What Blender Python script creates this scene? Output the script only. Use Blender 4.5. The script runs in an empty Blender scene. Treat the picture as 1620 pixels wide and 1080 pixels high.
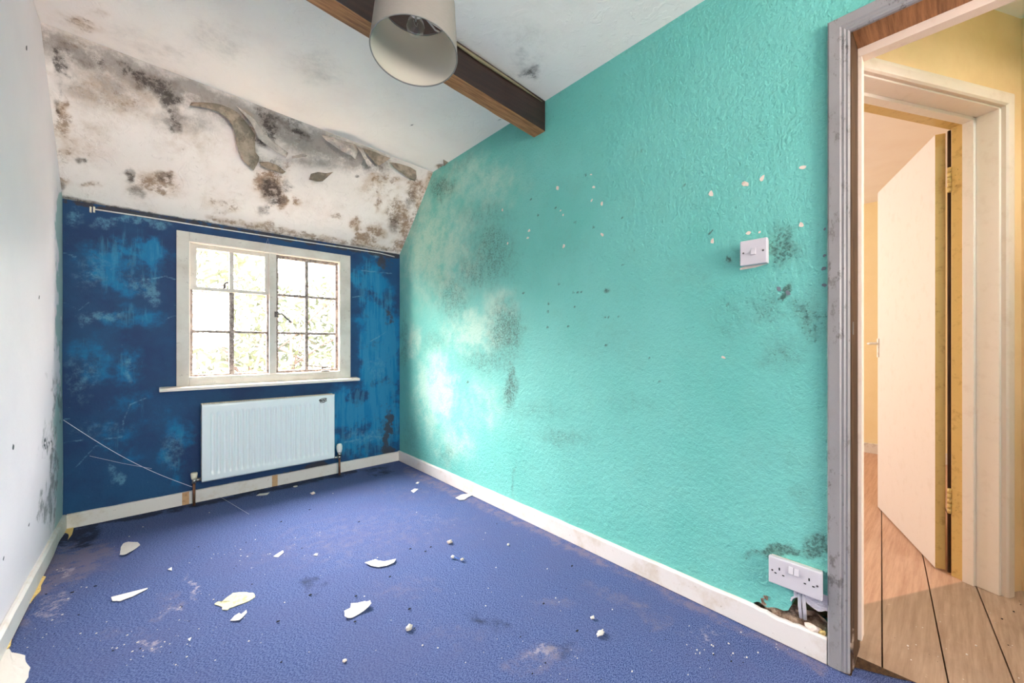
import bpy, bmesh, math, random
import numpy as np
from mathutils import Vector, Matrix, noise as mnoise

S = bpy.context.scene
COL = S.collection

# ------------------------------------------------------------------ camera
F = 624.0; YAW = math.radians(41.9); HZ = 547.0; H = 1.0
FX, FY = math.sin(YAW), math.cos(YAW); RX, RY = math.cos(YAW), -math.sin(YAW)
cam_d = bpy.data.cameras.new('camera'); cam = bpy.data.objects.new('camera', cam_d); COL.objects.link(cam)
cam_d.sensor_width = 36; cam_d.lens = F / 1620 * 36; cam_d.shift_y = (HZ - 540) / 1620
cam_d.clip_start = 0.02; cam_d.clip_end = 200
cam.location = (0, 0, H); cam.rotation_euler = (math.pi / 2, 0, -YAW)
S.camera = cam

# ------------------------------------------------------------------ view, world, lights
S.view_settings.view_transform = 'Standard'; S.view_settings.look = 'None'
S.view_settings.gamma = 1; S.view_settings.use_curve_mapping = False
S.view_settings.exposure = 1.42
S.cycles.max_bounces = 12; S.cycles.diffuse_bounces = 7; S.cycles.transparent_max_bounces = 16
S.cycles.sample_clamp_indirect = 8; S.cycles.caustics_reflective = False; S.cycles.caustics_refractive = False

W = bpy.data.worlds.new('sky'); S.world = W; W.use_nodes = True
wn = W.node_tree; wn.nodes.clear()
wo = wn.nodes.new('ShaderNodeOutputWorld'); wb = wn.nodes.new('ShaderNodeBackground')
wt = wn.nodes.new('ShaderNodeTexCoord'); ws = wn.nodes.new('ShaderNodeSeparateXYZ'); wr = wn.nodes.new('ShaderNodeValToRGB')
wn.links.new(wt.outputs['Generated'], ws.inputs[0]); wn.links.new(ws.outputs['Z'], wr.inputs[0])
wr.color_ramp.elements[0].position = 0.0; wr.color_ramp.elements[0].color = (1.0, .91, .83, 1)
wr.color_ramp.elements[1].position = 0.9; wr.color_ramp.elements[1].color = (1.0, .955, .92, 1)
wn.links.new(wr.outputs[0], wb.inputs[0])
# thin cloud: the sky is brightest round the veiled sun, up beyond the blue wall's window
SUN = Vector((-.30, .74, .62)).normalized()
wd = wn.nodes.new('ShaderNodeVectorMath'); wd.operation = 'DOT_PRODUCT'; wd.inputs[1].default_value = SUN; wn.links.new(wt.outputs['Generated'], wd.inputs[0])
wm = wn.nodes.new('ShaderNodeMapRange'); wm.inputs['From Min'].default_value = .45; wm.inputs['From Max'].default_value = 1.0; wm.inputs['To Min'].default_value = 0; wm.inputs['To Max'].default_value = 1; wn.links.new(wd.outputs['Value'], wm.inputs['Value'])
wp = wn.nodes.new('ShaderNodeMath'); wp.operation = 'POWER'; wp.inputs[1].default_value = 2.2; wn.links.new(wm.outputs[0], wp.inputs[0])
wq = wn.nodes.new('ShaderNodeMath'); wq.operation = 'MULTIPLY_ADD'; wq.inputs[1].default_value = 58.0; wn.links.new(wp.outputs[0], wq.inputs[0])
# added ground glow below the horizon lifts the ceilings, softer cloud above it
wg = wn.nodes.new('ShaderNodeMapRange'); wg.inputs['From Min'].default_value = -.05; wg.inputs['From Max'].default_value = .05; wg.inputs['To Min'].default_value = 18.0; wg.inputs['To Max'].default_value = 13.0; wn.links.new(ws.outputs['Z'], wg.inputs['Value'])
wn.links.new(wg.outputs[0], wq.inputs[2])
wn.links.new(wq.outputs[0], wb.inputs[1])
wn.links.new(wb.outputs[0], wo.inputs[0])

def area(name, loc, rot, sx, sy, power, color=(1, 1, 1), portal=False):
    d = bpy.data.lights.new(name, 'AREA'); d.shape = 'RECTANGLE'; d.size = sx; d.size_y = sy
    d.energy = power; d.color = color
    if portal: d.cycles.is_portal = True
    o = bpy.data.objects.new(name, d); COL.objects.link(o); o.location = loc; o.rotation_euler = rot
    return o
R90 = math.pi / 2
# daylight by the bedroom window, and by an unseen rear opening added as fill
area('window_portal', (.607, 3.42, 1.232), (-R90, 0, 0), .95, .88, 1, portal=True)
area('rear_fill_portal', (.5, -2.54, 1.475), (R90, 0, 0), 1.0, .95, 1, portal=True)
# unseen fill added over the hall, and daylight in the room beyond
area('hall_fill_light', (2.1, -.8, 2.2), (0, 0, 0), .35, .35, 4.5, (1.0, .95, .93))
area('far_room_daylight', (3.5, 3.2, 1.5), (-R90, 0, 0), 1.6, 1.2, 22, (.88, .95, 1.03))

# ------------------------------------------------------------------ geometry of the place: rays through the photo's pixels meet real planes
def ray(px, py):
    a = (px - 810) / F; b = (HZ - py) / F
    return Vector((FX + a * RX, FY + a * RY, b))
O0 = Vector((0, 0, H))
def onY(px, py, Y=3.24): d = ray(px, py); return O0 + d * (Y / d.y)
def onX(px, py, X=1.58): d = ray(px, py); return O0 + d * (X / d.x)
def onZ(px, py, Z=0.0): d = ray(px, py); return O0 + d * ((Z - H) / d.z)
def proj(P):
    P = np.asarray(P, float)
    d = P[:, 0] * FX + P[:, 1] * FY; l = P[:, 0] * RX + P[:, 1] * RY
    bad = d < .05; d = np.where(bad, .05, d)
    a = 810 + F * l / d; b = HZ - F * (P[:, 2] - H) / d
    return np.where(bad, -9999, a), np.where(bad, -9999, b)
XL, XR, YF, YB = -.388, 1.58, 3.24, -2.4
def cz(x): return 2.342 + .051 * (XR - x)           # the old ceiling rises to the left

# ------------------------------------------------------------------ node helpers
class NT:
    def __init__(s, name, rough=.7, spec=.3):
        s.m = bpy.data.materials.new(name); s.m.use_nodes = True; s.t = s.m.node_tree
        s.b = s.t.nodes['Principled BSDF']; s.b.inputs['Roughness'].default_value = rough
        s.b.inputs['Specular IOR Level'].default_value = spec
        s.tc = s.t.nodes.new('ShaderNodeTexCoord'); s.co = s.tc.outputs['Object']
    def n(s, k): return s.t.nodes.new(k)
    def put(s, sock, v):
        if isinstance(v, bpy.types.NodeSocket): s.t.links.new(v, sock)
        elif isinstance(v, (tuple, list)) and len(v) == 3 and sock.type == 'RGBA': sock.default_value = (*v, 1)
        else: sock.default_value = v
    def math(s, op, a, b=0.0, clamp=False):
        n = s.n('ShaderNodeMath'); n.operation = op; n.use_clamp = clamp; s.put(n.inputs[0], a); s.put(n.inputs[1], b); return n.outputs[0]
    def noise(s, sc, det=4, ro=.6, co=None, dist=0.0):
        n = s.n('ShaderNodeTexNoise'); s.put(n.inputs['Vector'], co or s.co); n.inputs['Scale'].default_value = sc
        n.inputs['Detail'].default_value = det; n.inputs['Roughness'].default_value = ro; n.inputs['Distortion'].default_value = dist
        return n.outputs['Fac']
    def voro(s, sc, co=None, feature='F1'):
        n = s.n('ShaderNodeTexVoronoi'); n.feature = feature; s.put(n.inputs['Vector'], co or s.co); n.inputs['Scale'].default_value = sc
        return n.outputs['Distance']
    def scale(s, v, co=None, rot=(0, 0, 0)):
        n = s.n('ShaderNodeMapping'); s.put(n.inputs['Vector'], co or s.co); n.inputs['Scale'].default_value = v; n.inputs['Rotation'].default_value = rot
        return n.outputs[0]
    def step(s, f, a, b):
        n = s.n('ShaderNodeMapRange'); n.interpolation_type = 'SMOOTHSTEP'; s.put(n.inputs['Value'], f)
        n.inputs['From Min'].default_value = a; n.inputs['From Max'].default_value = b; return n.outputs[0]
    def mix(s, f, a, b):
        n = s.n('ShaderNodeMix'); n.data_type = 'RGBA'; s.put(n.inputs[0], f); s.put(n.inputs[6], a); s.put(n.inputs[7], b); return n.outputs[2]
    def attr(s, name='stain'):
        n = s.n('ShaderNodeAttribute'); n.attribute_name = name; p = s.n('ShaderNodeSeparateColor'); s.t.links.new(n.outputs['Color'], p.inputs[0])
        return p.outputs[0], p.outputs[1], p.outputs[2]
    def patch(s, m, nz, lo=.35, hi=.65, a=.1, k=1.8):
        nz = s.math('ADD', s.math('MULTIPLY', s.math('SUBTRACT', nz, .5), 3.2), .5, True)
        return s.step(s.math('MULTIPLY', m, s.math('ADD', s.math('MULTIPLY', nz, k), a)), lo, hi)
    def color(s, c): s.put(s.b.inputs['Base Color'], c)
    def bump(s, h, strength=.3, dist=.01):
        n = s.n('ShaderNodeBump'); n.inputs['Strength'].default_value = strength; n.inputs['Distance'].default_value = dist
        s.put(n.inputs['Height'], h); s.t.links.new(n.outputs[0], s.b.inputs['Normal'])
def rgb(r, g, b):
    f = lambda c: ((c / 255) / 12.92) if c / 255 <= .04045 else (((c / 255) + .055) / 1.055) ** 2.4
    return (f(r), f(g), f(b))
def plain(name, c, rough=.6, metal=0.0, spec=.3, bumps=0.0, dirt=0.0, dirtc=(90, 75, 60), dsc=40):
    k = NT(name, rough, spec); k.b.inputs['Metallic'].default_value = metal
    base = rgb(*c)
    if dirt:
        n = k.noise(dsc, 6, .7); f = k.math('MULTIPLY', k.step(n, .5, .72), dirt)
        k.color(k.mix(f, base, rgb(*dirtc)))
    else:
        n = k.noise(30, 3, .5); k.color(k.mix(k.math('MULTIPLY', n, .12), base, tuple(x * .7 for x in base)))
    if bumps: k.bump(k.noise(dsc * 2, 5, .6), bumps, .004)
    return k.m

M = {}
# turquoise wall
k = NT('turquoise_emulsion', .62, .25); R, G, B = k.attr()
n1 = k.noise(2.2, 3, .5); n2 = k.noise(26, 8, .75); n3 = k.noise(90, 5, .7)
base = k.mix(k.step(n1, .3, .7), rgb(102, 184, 174), rgb(114, 192, 183))
base = k.mix(k.math('MULTIPLY', k.step(k.noise(9, 6, .7), .45, .75), .30), base, rgb(112, 176, 164))
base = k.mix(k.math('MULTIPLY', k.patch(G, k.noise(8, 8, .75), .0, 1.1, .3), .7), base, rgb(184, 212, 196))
base = k.mix(k.math('MULTIPLY', k.step(R, .05, 1.0), .5), base, rgb(96, 128, 118))
base = k.mix(k.math('MULTIPLY', k.patch(R, n2, .12, .8), .5), base, rgb(80, 108, 100))
base = k.mix(k.math('MULTIPLY', k.patch(R, n3, .36, .62, 0, 1.7), .55), base, rgb(38, 60, 56))
base = k.mix(k.math('MULTIPLY', k.step(k.noise(85, 4, .7), .63, .72), .4), base, rgb(60, 105, 98))
base = k.mix(k.step(B, .35, .5), base, rgb(222, 216, 222))
k.color(base)
hh = k.math('ADD', k.math('MULTIPLY', k.noise(48, 6, .65), 1.0), k.math('MULTIPLY', k.noise(140, 3, .6), .35))
hh = k.math('ADD', hh, k.math('MULTIPLY', k.step(k.noise(14, 5, .6, dist=1.2), .60, .66), .16))
k.bump(hh, .9, .009); M['turq'] = k.m
# blue window wall
k = NT('worn_blue_paint', .55, .2); R, G, B = k.attr()
nA = k.noise(7, 8, .7); nB = k.noise(30, 8, .8); st = k.noise(12, 5, .7, k.scale((3, 1, .25)))
base = k.mix(k.step(k.noise(3, 5, .6), .35, .7), rgb(32, 58, 98), rgb(32, 76, 116))
base = k.mix(k.math('MULTIPLY', k.step(nB, .55, .75), .35), base, rgb(20, 35, 62))
base = k.mix(k.math('MULTIPLY', k.patch(R, nA, .18, .75), .85), base, rgb(14, 116, 164))
base = k.mix(k.math('MULTIPLY', k.patch(R, st, .45, .8), .35), base, rgb(60, 140, 170))
base = k.mix(k.math('MULTIPLY', k.patch(G, nB, .22, .95), .6), base, rgb(98, 150, 174))
base = k.mix(k.math('MULTIPLY', k.step(k.noise(70, 4, .8), .68, .74), .4), base, rgb(130, 165, 185))
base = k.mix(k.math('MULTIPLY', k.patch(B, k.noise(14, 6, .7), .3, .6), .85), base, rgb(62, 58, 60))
k.color(base); k.bump(k.math('ADD', k.noise(22, 6, .65), k.math('MULTIPLY', nB, .4)), .35, .006); M['blue'] = k.m
# ceilings, stained white distemper
def white_wall(name, base_c, tint, bumpy=.25):
    k = NT(name, .8, .2); R, G, B = k.attr()
    nA = k.noise(9, 9, .72); nB = k.noise(34, 9, .8); nC = k.noise(95, 5, .8)
    b_ = k.mix(k.math('MULTIPLY', k.step(k.noise(3.5, 5, .6), .4, .75), .5), rgb(*base_c), rgb(*tint))
    b_ = k.mix(k.math('MULTIPLY', k.patch(B, k.noise(6, 9, .78), .02, .85, .2, 1.4), .85), b_, rgb(150, 140, 132))
    b_ = k.mix(k.math('MULTIPLY', k.math('MULTIPLY', k.step(nB, .5, .62), B), .35), b_, rgb(110, 98, 90))
    b_ = k.mix(k.math('MULTIPLY', k.step(k.noise(13, 9, .8), .54, .70), .34 if bumpy > .3 else .08), b_, rgb(186, 160, 136))
    b_ = k.mix(k.math('MULTIPLY', k.patch(G, nA, .08, 1.0, .15), .7), b_, rgb(186, 158, 130))
    b_ = k.mix(k.math('MULTIPLY', k.patch(G, nB, .40, .85), .65), b_, rgb(128, 92, 60))
    b_ = k.mix(k.math('MULTIPLY', k.patch(R, nA, .12, .95), .7), b_, rgb(118, 106, 98))
    b_ = k.mix(k.math('MULTIPLY', k.patch(R, nB, .45, 1.1), .75), b_, rgb(52, 44, 40))
    b_ = k.mix(k.math('MULTIPLY', k.math('MULTIPLY', k.step(nC, .62, .68), k.math('ADD', R, B, True)), .6), b_, rgb(205, 200, 195))
    wrk = k.math('MULTIPLY', k.step(k.noise(9, 5, .6, dist=1.5), .54, .60), .6)
    k.color(b_); k.bump(k.math('ADD', k.math('ADD', k.noise(12, 6, .6), wrk), k.math('MULTIPLY', nB, .5)), bumpy, .008); return k.m
M['slope'] = white_wall('stained_slope_paper', (238, 228, 220), (220, 208, 200), .45)
M['ceil'] = white_wall('ceiling_distemper', (247, 238, 231), (239, 226, 219), .22)
k = NT('white_wall_paint', .55, .4); R, G, B = k.attr()
b_ = k.mix(k.math('MULTIPLY', k.step(k.noise(2.5, 4, .6), .35, .75), .5), rgb(236, 229, 234), rgb(226, 219, 226))
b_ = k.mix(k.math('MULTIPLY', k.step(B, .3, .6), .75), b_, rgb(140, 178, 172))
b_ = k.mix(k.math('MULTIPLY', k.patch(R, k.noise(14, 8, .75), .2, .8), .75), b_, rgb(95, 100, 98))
b_ = k.mix(k.step(G, .4, .6), b_, rgb(60, 66, 72))
k.color(b_); k.bump(k.noise(9, 5, .55), .3, .01); M['left'] = k.m
# carpet
k = NT('blue_carpet', .95, .08); R, G, B = k.attr()
rot = k.scale((170, 380, 1), rot=(0, 0, math.radians(28)))
fib = k.noise(1, 3, .7, rot); nB = k.noise(320, 3, .8); nL = k.noise(2.6, 6, .65)
b_ = k.mix(k.step(fib, .36, .62), rgb(33, 53, 106), rgb(112, 128, 176))
b_ = k.mix(k.math('MULTIPLY', k.step(nL, .38, .68), .45), b_, rgb(92, 98, 140))
b_ = k.mix(k.math('MULTIPLY', k.patch(R, k.noise(18, 8, .75), .15, .8), .7), b_, rgb(132, 122, 142))
b_ = k.mix(k.math('MULTIPLY', k.patch(G, k.noise(40, 8, .8), .3, .7), .6), b_, rgb(190, 178, 190))
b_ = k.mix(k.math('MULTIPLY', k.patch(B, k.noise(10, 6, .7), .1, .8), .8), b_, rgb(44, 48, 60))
b_ = k.mix(k.math('MULTIPLY', k.step(k.noise(210, 2, .9), .72, .76), .8), b_, rgb(205, 205, 225))
k.color(b_); k.bump(k.math('ADD', k.math('MULTIPLY', fib, 1.6), k.math('MULTIPLY', nB, .8)), .8, .006); M['carpet'] = k.m
# paints and woods
M['trim'] = plain('trim_gloss', (226, 222, 216), .4, spec=.5, bumps=.15, dirt=.55, dirtc=(150, 128, 100), dsc=28)
k = NT('skirting_paint', .5, .4)
b_ = k.mix(k.math('MULTIPLY', k.step(k.noise(6, 7, .7), .5, .72), .6), rgb(216, 211, 207), rgb(188, 170, 146))
b_ = k.mix(k.math('MULTIPLY', k.step(k.noise(42, 6, .8), .62, .70), .6), b_, rgb(110, 92, 72))
k.color(b_); k.bump(k.noise(30, 5, .7), .3, .004); M['skirt'] = k.m
k = NT('door_frame_paint', .45, .5)
n = k.noise(34, 7, .8, k.scale((1, 1, .45))); zone = k.step(k.noise(1.7, 3, .6), .34, .55)
b_ = k.mix(k.math('MULTIPLY', k.step(k.noise(5, 5, .7), .4, .8), .5), rgb(140, 137, 138), rgb(116, 112, 112))
b_ = k.mix(k.math('MULTIPLY', k.math('MULTIPLY', k.step(n, .53, .62), zone), .8), b_, rgb(78, 70, 66))
k.color(b_); k.bump(n, .3, .003); M['frame'] = k.m
k = NT('window_paint', .5, .4); nn = k.noise(30, 7, .8)
b_ = k.mix(k.step(k.noise(5, 5, .6), .35, .75), rgb(206, 202, 194), rgb(186, 178, 168))
b_ = k.mix(k.math('MULTIPLY', k.step(nn, .58, .70), .65), b_, rgb(110, 92, 82))
k.color(b_); k.bump(nn, .3, .003); M['win'] = k.m
k = NT('mouldy_bar_paint', .5, .4); nn = k.noise(38, 7, .8)
b_ = k.mix(k.step(nn, .40, .62), rgb(160, 148, 140), rgb(92, 76, 72)); k.color(b_); M['bar'] = k.m
M['white_gloss'] = plain('white_gloss', (238, 236, 230), .3, spec=.5)
M['warmframe'] = plain('cream_frame_paint', (236, 224, 212), .45, spec=.4, dirt=.12, dirtc=(170, 140, 105), dsc=22)
M['archdirty'] = plain('grubby_frame_paint', (224, 206, 190), .5, dirt=.22, dirtc=(178, 146, 112), dsc=16)
M['door'] = plain('white_door_paint', (226, 217, 212), .5, spec=.35, dirt=.2, dirtc=(196, 178, 160), dsc=18)
M['yellowgloss'] = plain('ochre_gloss', (214, 182, 116), .4, dirt=.5, dirtc=(150, 108, 50), dsc=30, bumps=.15)
def yellow(name, c1, c2):
    k = NT(name, .8, .2); k.color(k.mix(k.step(k.noise(3, 6, .65), .35, .7), rgb(*c1), rgb(*c2))); k.bump(k.noise(20, 5, .6), .2, .005); return k.m
M['yellow'] = yellow('hall_yellow_emulsion', (236, 202, 156), (226, 190, 142))
M['paleyellow'] = yellow('far_room_yellow', (246, 230, 186), (242, 224, 176))
M['hallceil'] = yellow('hall_ceiling_paint', (246, 244, 243), (242, 238, 236))
k = NT('varnished_beam', .38, .5)
g = k.noise(6, 8, .7, k.scale((.5, 9, 9))); b_ = k.mix(k.step(g, .35, .7), rgb(30, 19, 15), rgb(50, 32, 25))
b_ = k.mix(k.math('MULTIPLY', k.step(k.noise(60, 4, .8), .68, .72), .5), b_, rgb(150, 135, 120))
k.color(b_); k.bump(g, .3, .004); M['beam'] = k.m
k = NT('bare_oak', .55, .3)
g = k.noise(7, 8, .7, k.scale((.6, 12, 12))); k.color(k.mix(k.step(g, .3, .75), rgb(182, 128, 84), rgb(112, 70, 42))); k.bump(g, .3, .004); M['oak'] = k.m
k = NT('dark_bare_timber', .7, .2); g = k.noise(8, 7, .7, k.scale((9, 9, .5)))
k.color(k.mix(k.step(g, .35, .7), rgb(84, 62, 44), rgb(46, 32, 24))); k.bump(g, .3, .003); M['darkwood'] = k.m
k = NT('floor_boards', .5, .35); an = k.n('ShaderNodeAttribute'); an.attribute_name = 'stain'
sp = k.n('ShaderNodeSeparateColor'); k.t.links.new(an.outputs['Color'], sp.inputs[0])
g = k.noise(5, 8, .7, k.scale((.8, 14, 14), rot=(0, 0, math.radians(-5)))); g2 = k.noise(3, 6, .7)
b_ = k.mix(k.step(g, .3, .75), rgb(178, 152, 130), rgb(142, 116, 96)); b_ = k.mix(k.math('MULTIPLY', sp.outputs[0], .4), b_, rgb(150, 126, 104))
b_ = k.mix(k.math('MULTIPLY', k.step(g2, .5, .75), .5), b_, rgb(120, 96, 78))
b_ = k.mix(k.math('MULTIPLY', k.step(k.noise(26, 5, .8), .64, .70), .5), b_, rgb(212, 190, 165))
dp = k.n('ShaderNodeVectorMath'); dp.operation = 'DOT_PRODUCT'; k.put(dp.inputs[0], k.co); dp.inputs[1].default_value = (-.452, -.892, 0)
far = k.step(dp.outputs['Value'], -1.124, -1.136)   # beyond the second doorway the boards keep an old salmon stain
b_ = k.mix(k.math('MULTIPLY', far, .75), b_, k.mix(k.step(g, .3, .75), rgb(222, 180, 154), rgb(196, 148, 122)))
k.color(b_); k.bump(g, .3, .003); M['boards'] = k.m
k = NT('rubble', .95, .1); n = k.noise(30, 8, .75); b_ = k.mix(k.step(n, .35, .65), rgb(120, 92, 76), rgb(196, 172, 150))
b_ = k.mix(k.step(k.noise(12, 4, .7), .55, .7), b_, rgb(84, 58, 46)); k.color(b_); k.bump(n, 1, .02); M['rubble'] = k.m
M['plaster'] = plain('bare_plaster', (224, 208, 196), .9, bumps=.4, dirt=.5, dirtc=(160, 110, 84), dsc=60)
M['chipgrey'] = plain('grey_filler', (112, 122, 132), .9, bumps=.4)
M['hole'] = plain('dark_hole', (24, 26, 26), .9)
M['plastic'] = plain('white_plastic', (198, 194, 200), .35, spec=.5)
M['oldplastic'] = plain('aged_plastic', (206, 200, 190), .4, spec=.5, dirt=.5, dirtc=(160, 130, 96))
M['black'] = plain('black_plastic', (18, 18, 20), .5)
M['rad'] = plain('radiator_enamel', (222, 230, 232), .28, spec=.5)
M['cream'] = plain('yellowed_enamel', (222, 214, 192), .35, spec=.5, dirt=.4, dirtc=(150, 120, 80))
M['copper'] = plain('tarnished_copper', (122, 84, 64), .45, metal=.5)
M['chrome'] = plain('dull_chrome', (170, 168, 164), .3, metal=.9)
M['iron'] = plain('dark_iron', (88, 84, 84), .5, metal=.4)
M['flake'] = plain('paint_flake', (214, 208, 202), .8, bumps=.2)
M['flakegrey'] = plain('flake_grey_side', (186, 182, 178), .8, bumps=.2)
def paper(name, c1, c2, c3):
    k = NT(name, .8, .2); b_ = k.mix(k.step(k.noise(11, 6, .7), .38, .62), rgb(*c1), rgb(*c2)); b_ = k.mix(k.math('MULTIPLY', k.step(k.noise(30, 8, .8), .5, .66), .6), b_, rgb(*c3))
    k.color(b_); k.bump(k.noise(16, 5, .6, dist=1.0), .6, .01); return k.m
M['paperback'] = paper('peeled_paper_back', (176, 158, 140), (128, 118, 104), (92, 78, 66))
M['paperfront'] = paper('peeled_paper_front', (226, 212, 202), (186, 176, 168), (128, 118, 108))
M['foam'] = plain('yellow_foam', (226, 196, 128), .95, bumps=.9, dirt=.7, dirtc=(176, 128, 60), dsc=50)
M['resin'] = plain('pale_residue', (196, 194, 160), .8, bumps=.8, dirt=.8, dirtc=(160, 142, 70), dsc=38)
M['web'] = plain('dusty_thread', (205, 208, 222), .9)
M['fluff'] = plain('grey_fluff', (196, 190, 182), .95, bumps=.6)
M['cardblue'] = plain('blue_stick', (60, 110, 190), .5)
M['leaf'] = plain('pale_leaves', (62, 69, 46), .7)
M['twig'] = plain('bare_twigs', (66, 52, 46), .8)
M['grass'] = plain('bank_grass', (214, 200, 172), .9)
k = NT('shade_fabric', .9, .1); w = k.noise(1, 3, .7, k.scale((60, 60, 700))); k.color(k.mix(w, rgb(150, 144, 138), rgb(126, 121, 115)))
k.bump(w, .2, .002); M['shade'] = k.m
M['shadein'] = plain('shade_lining', (198, 191, 176), .7)
# glass
k = NT('window_glass', .05); tr = k.n('ShaderNodeBsdfTransparent'); gl = k.n('ShaderNodeBsdfGlossy'); gl.inputs['Roughness'].default_value = .05
tl = k.n('ShaderNodeBsdfTranslucent'); tl.inputs[0].default_value = (.9, .9, .9, 1); mx = k.n('ShaderNodeMixShader'); mx2 = k.n('ShaderNodeMixShader')
k.put(mx.inputs[0], k.math('ADD', k.math('MULTIPLY', k.step(k.noise(7, 6, .7), .4, .75), .006), .002)); k.t.links.new(tr.outputs[0], mx.inputs[1]); k.t.links.new(tl.outputs[0], mx.inputs[2])
mx2.inputs[0].default_value = .05; k.t.links.new(mx.outputs[0], mx2.inputs[1]); k.t.links.new(gl.outputs[0], mx2.inputs[2])
k.t.links.new(mx2.outputs[0], k.t.nodes['Material Output'].inputs[0]); M['glass'] = k.m
k = NT('bulb_glass', .05); tr = k.n('ShaderNodeBsdfTransparent'); gl = k.n('ShaderNodeBsdfGlossy'); gl.inputs['Roughness'].default_value = .03
lw = k.n('ShaderNodeLayerWeight'); lw.inputs[0].default_value = .35; mx = k.n('ShaderNodeMixShader')
k.put(mx.inputs[0], k.math('ADD', k.math('MULTIPLY', lw.outputs['Facing'], .4), .05)); k.t.links.new(tr.outputs[0], mx.inputs[1]); k.t.links.new(gl.outputs[0], mx.inputs[2])
k.t.links.new(mx.outputs[0], k.t.nodes['Material Output'].inputs[0]); M['bulb'] = k.m

# ------------------------------------------------------------------ object helpers
def tag(o, label=None, cat=None, group=None, kind=None):
    if label: o['label'] = label
    if cat: o['category'] = cat
    if group: o['group'] = group
    if kind: o['kind'] = kind
    return o
def empty(name, loc=(0, 0, 0)):
    o = bpy.data.objects.new(name, None); o.empty_display_size = .05; COL.objects.link(o); o.location = loc
    return o
def link(name, me, mats, parent=None, smooth=False, bevel=0, solid=0):
    if not isinstance(mats, (list, tuple)): mats = [mats]
    for m in mats: me.materials.append(m)
    o = bpy.data.objects.new(name, me); COL.objects.link(o)
    if smooth:
        for p in me.polygons: p.use_smooth = True
    if parent is not None:
        o.parent = parent
        o.matrix_parent_inverse = Matrix.Identity(4)
        w = Vector((0, 0, 0)); q = parent
        while q: w += q.location; q = q.parent
        me.transform(Matrix.Translation(-w))
    if solid:
        md = o.modifiers.new('thickness', 'SOLIDIFY'); md.thickness = abs(solid); md.offset = -1 if solid > 0 else 1
    if bevel:
        md = o.modifiers.new('bevel', 'BEVEL'); md.width = bevel; md.segments = 2; md.limit_method = 'ANGLE'
    return o
class MB:
    def __init__(s): s.bm = bmesh.new()
    def box(s, a, b, mi=0, mat=None):
        r = bmesh.ops.create_cube(s.bm, size=1)
        c = [(a[i] + b[i]) / 2 for i in range(3)]; d = [abs(b[i] - a[i]) for i in range(3)]
        mm = Matrix.Translation(c) @ Matrix.Diagonal((*d, 1))
        if mat is not None: mm = mat @ mm
        bmesh.ops.transform(s.bm, matrix=mm, verts=r['verts'])
        for v in r['verts']:
            for f in v.link_faces: f.material_index = mi
        return s
    def tube(s, pts, r, seg=12, mi=0, cap=True):
        pts = [Vector(p) for p in pts]; rr = r if isinstance(r, (list, tuple)) else [r] * len(pts)
        rings = []; up = None
        for i, p in enumerate(pts):
            t = (pts[min(i + 1, len(pts) - 1)] - pts[max(i - 1, 0)]).normalized()
            if up is None: up = t.orthogonal().normalized()
            up = (up - t * up.dot(t)); up = up.normalized() if up.length > 1e-6 else t.orthogonal().normalized()
            w = t.cross(up)
            rings.append([s.bm.verts.new(p + (up * math.cos(2 * math.pi * j / seg) + w * math.sin(2 * math.pi * j / seg)) * rr[i]) for j in range(seg)])
        for a, b in zip(rings, rings[1:]):
            for j in range(seg):
                f = s.bm.faces.new((a[j], a[(j + 1) % seg], b[(j + 1) % seg], b[j])); f.material_index = mi; f.smooth = True
        if cap:
            for ring in (rings[0][::-1], rings[-1]):
                f = s.bm.faces.new(ring); f.material_index = mi
        return s
    def prism(s, poly, ext, mi=0):
        a = [s.bm.verts.new(p) for p in poly]; b = [s.bm.verts.new(Vector(p) + Vector(ext)) for p in poly]; n = len(a)
        fs = [s.bm.faces.new(a[::-1]), s.bm.faces.new(b)] + [s.bm.faces.new((a[i], a[(i + 1) % n], b[(i + 1) % n], b[i])) for i in range(n)]
        for f in fs: f.material_index = mi
        return s
    def ball(s, c, r, sc=(1, 1, 1), sub=2, lump=0.0, seed=0, mi=0):
        q = bmesh.ops.create_icosphere(s.bm, subdivisions=sub, radius=1)
        for v in q['verts']:
            k_ = 1 + lump * mnoise.noise(v.co * 1.7 + Vector((seed, 3.1 * seed, 0)))
            v.co = Vector(c) + Vector((v.co.x * sc[0], v.co.y * sc[1], v.co.z * sc[2])) * r * k_
            for f in v.link_faces: f.material_index = mi
        return s
    def build(s, name, mats, parent=None, **kw):
        bmesh.ops.recalc_face_normals(s.bm, faces=s.bm.faces)
        me = bpy.data.meshes.new(name); s.bm.to_mesh(me); s.bm.free()
        return link(name, me, mats, parent, **kw)

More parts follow.
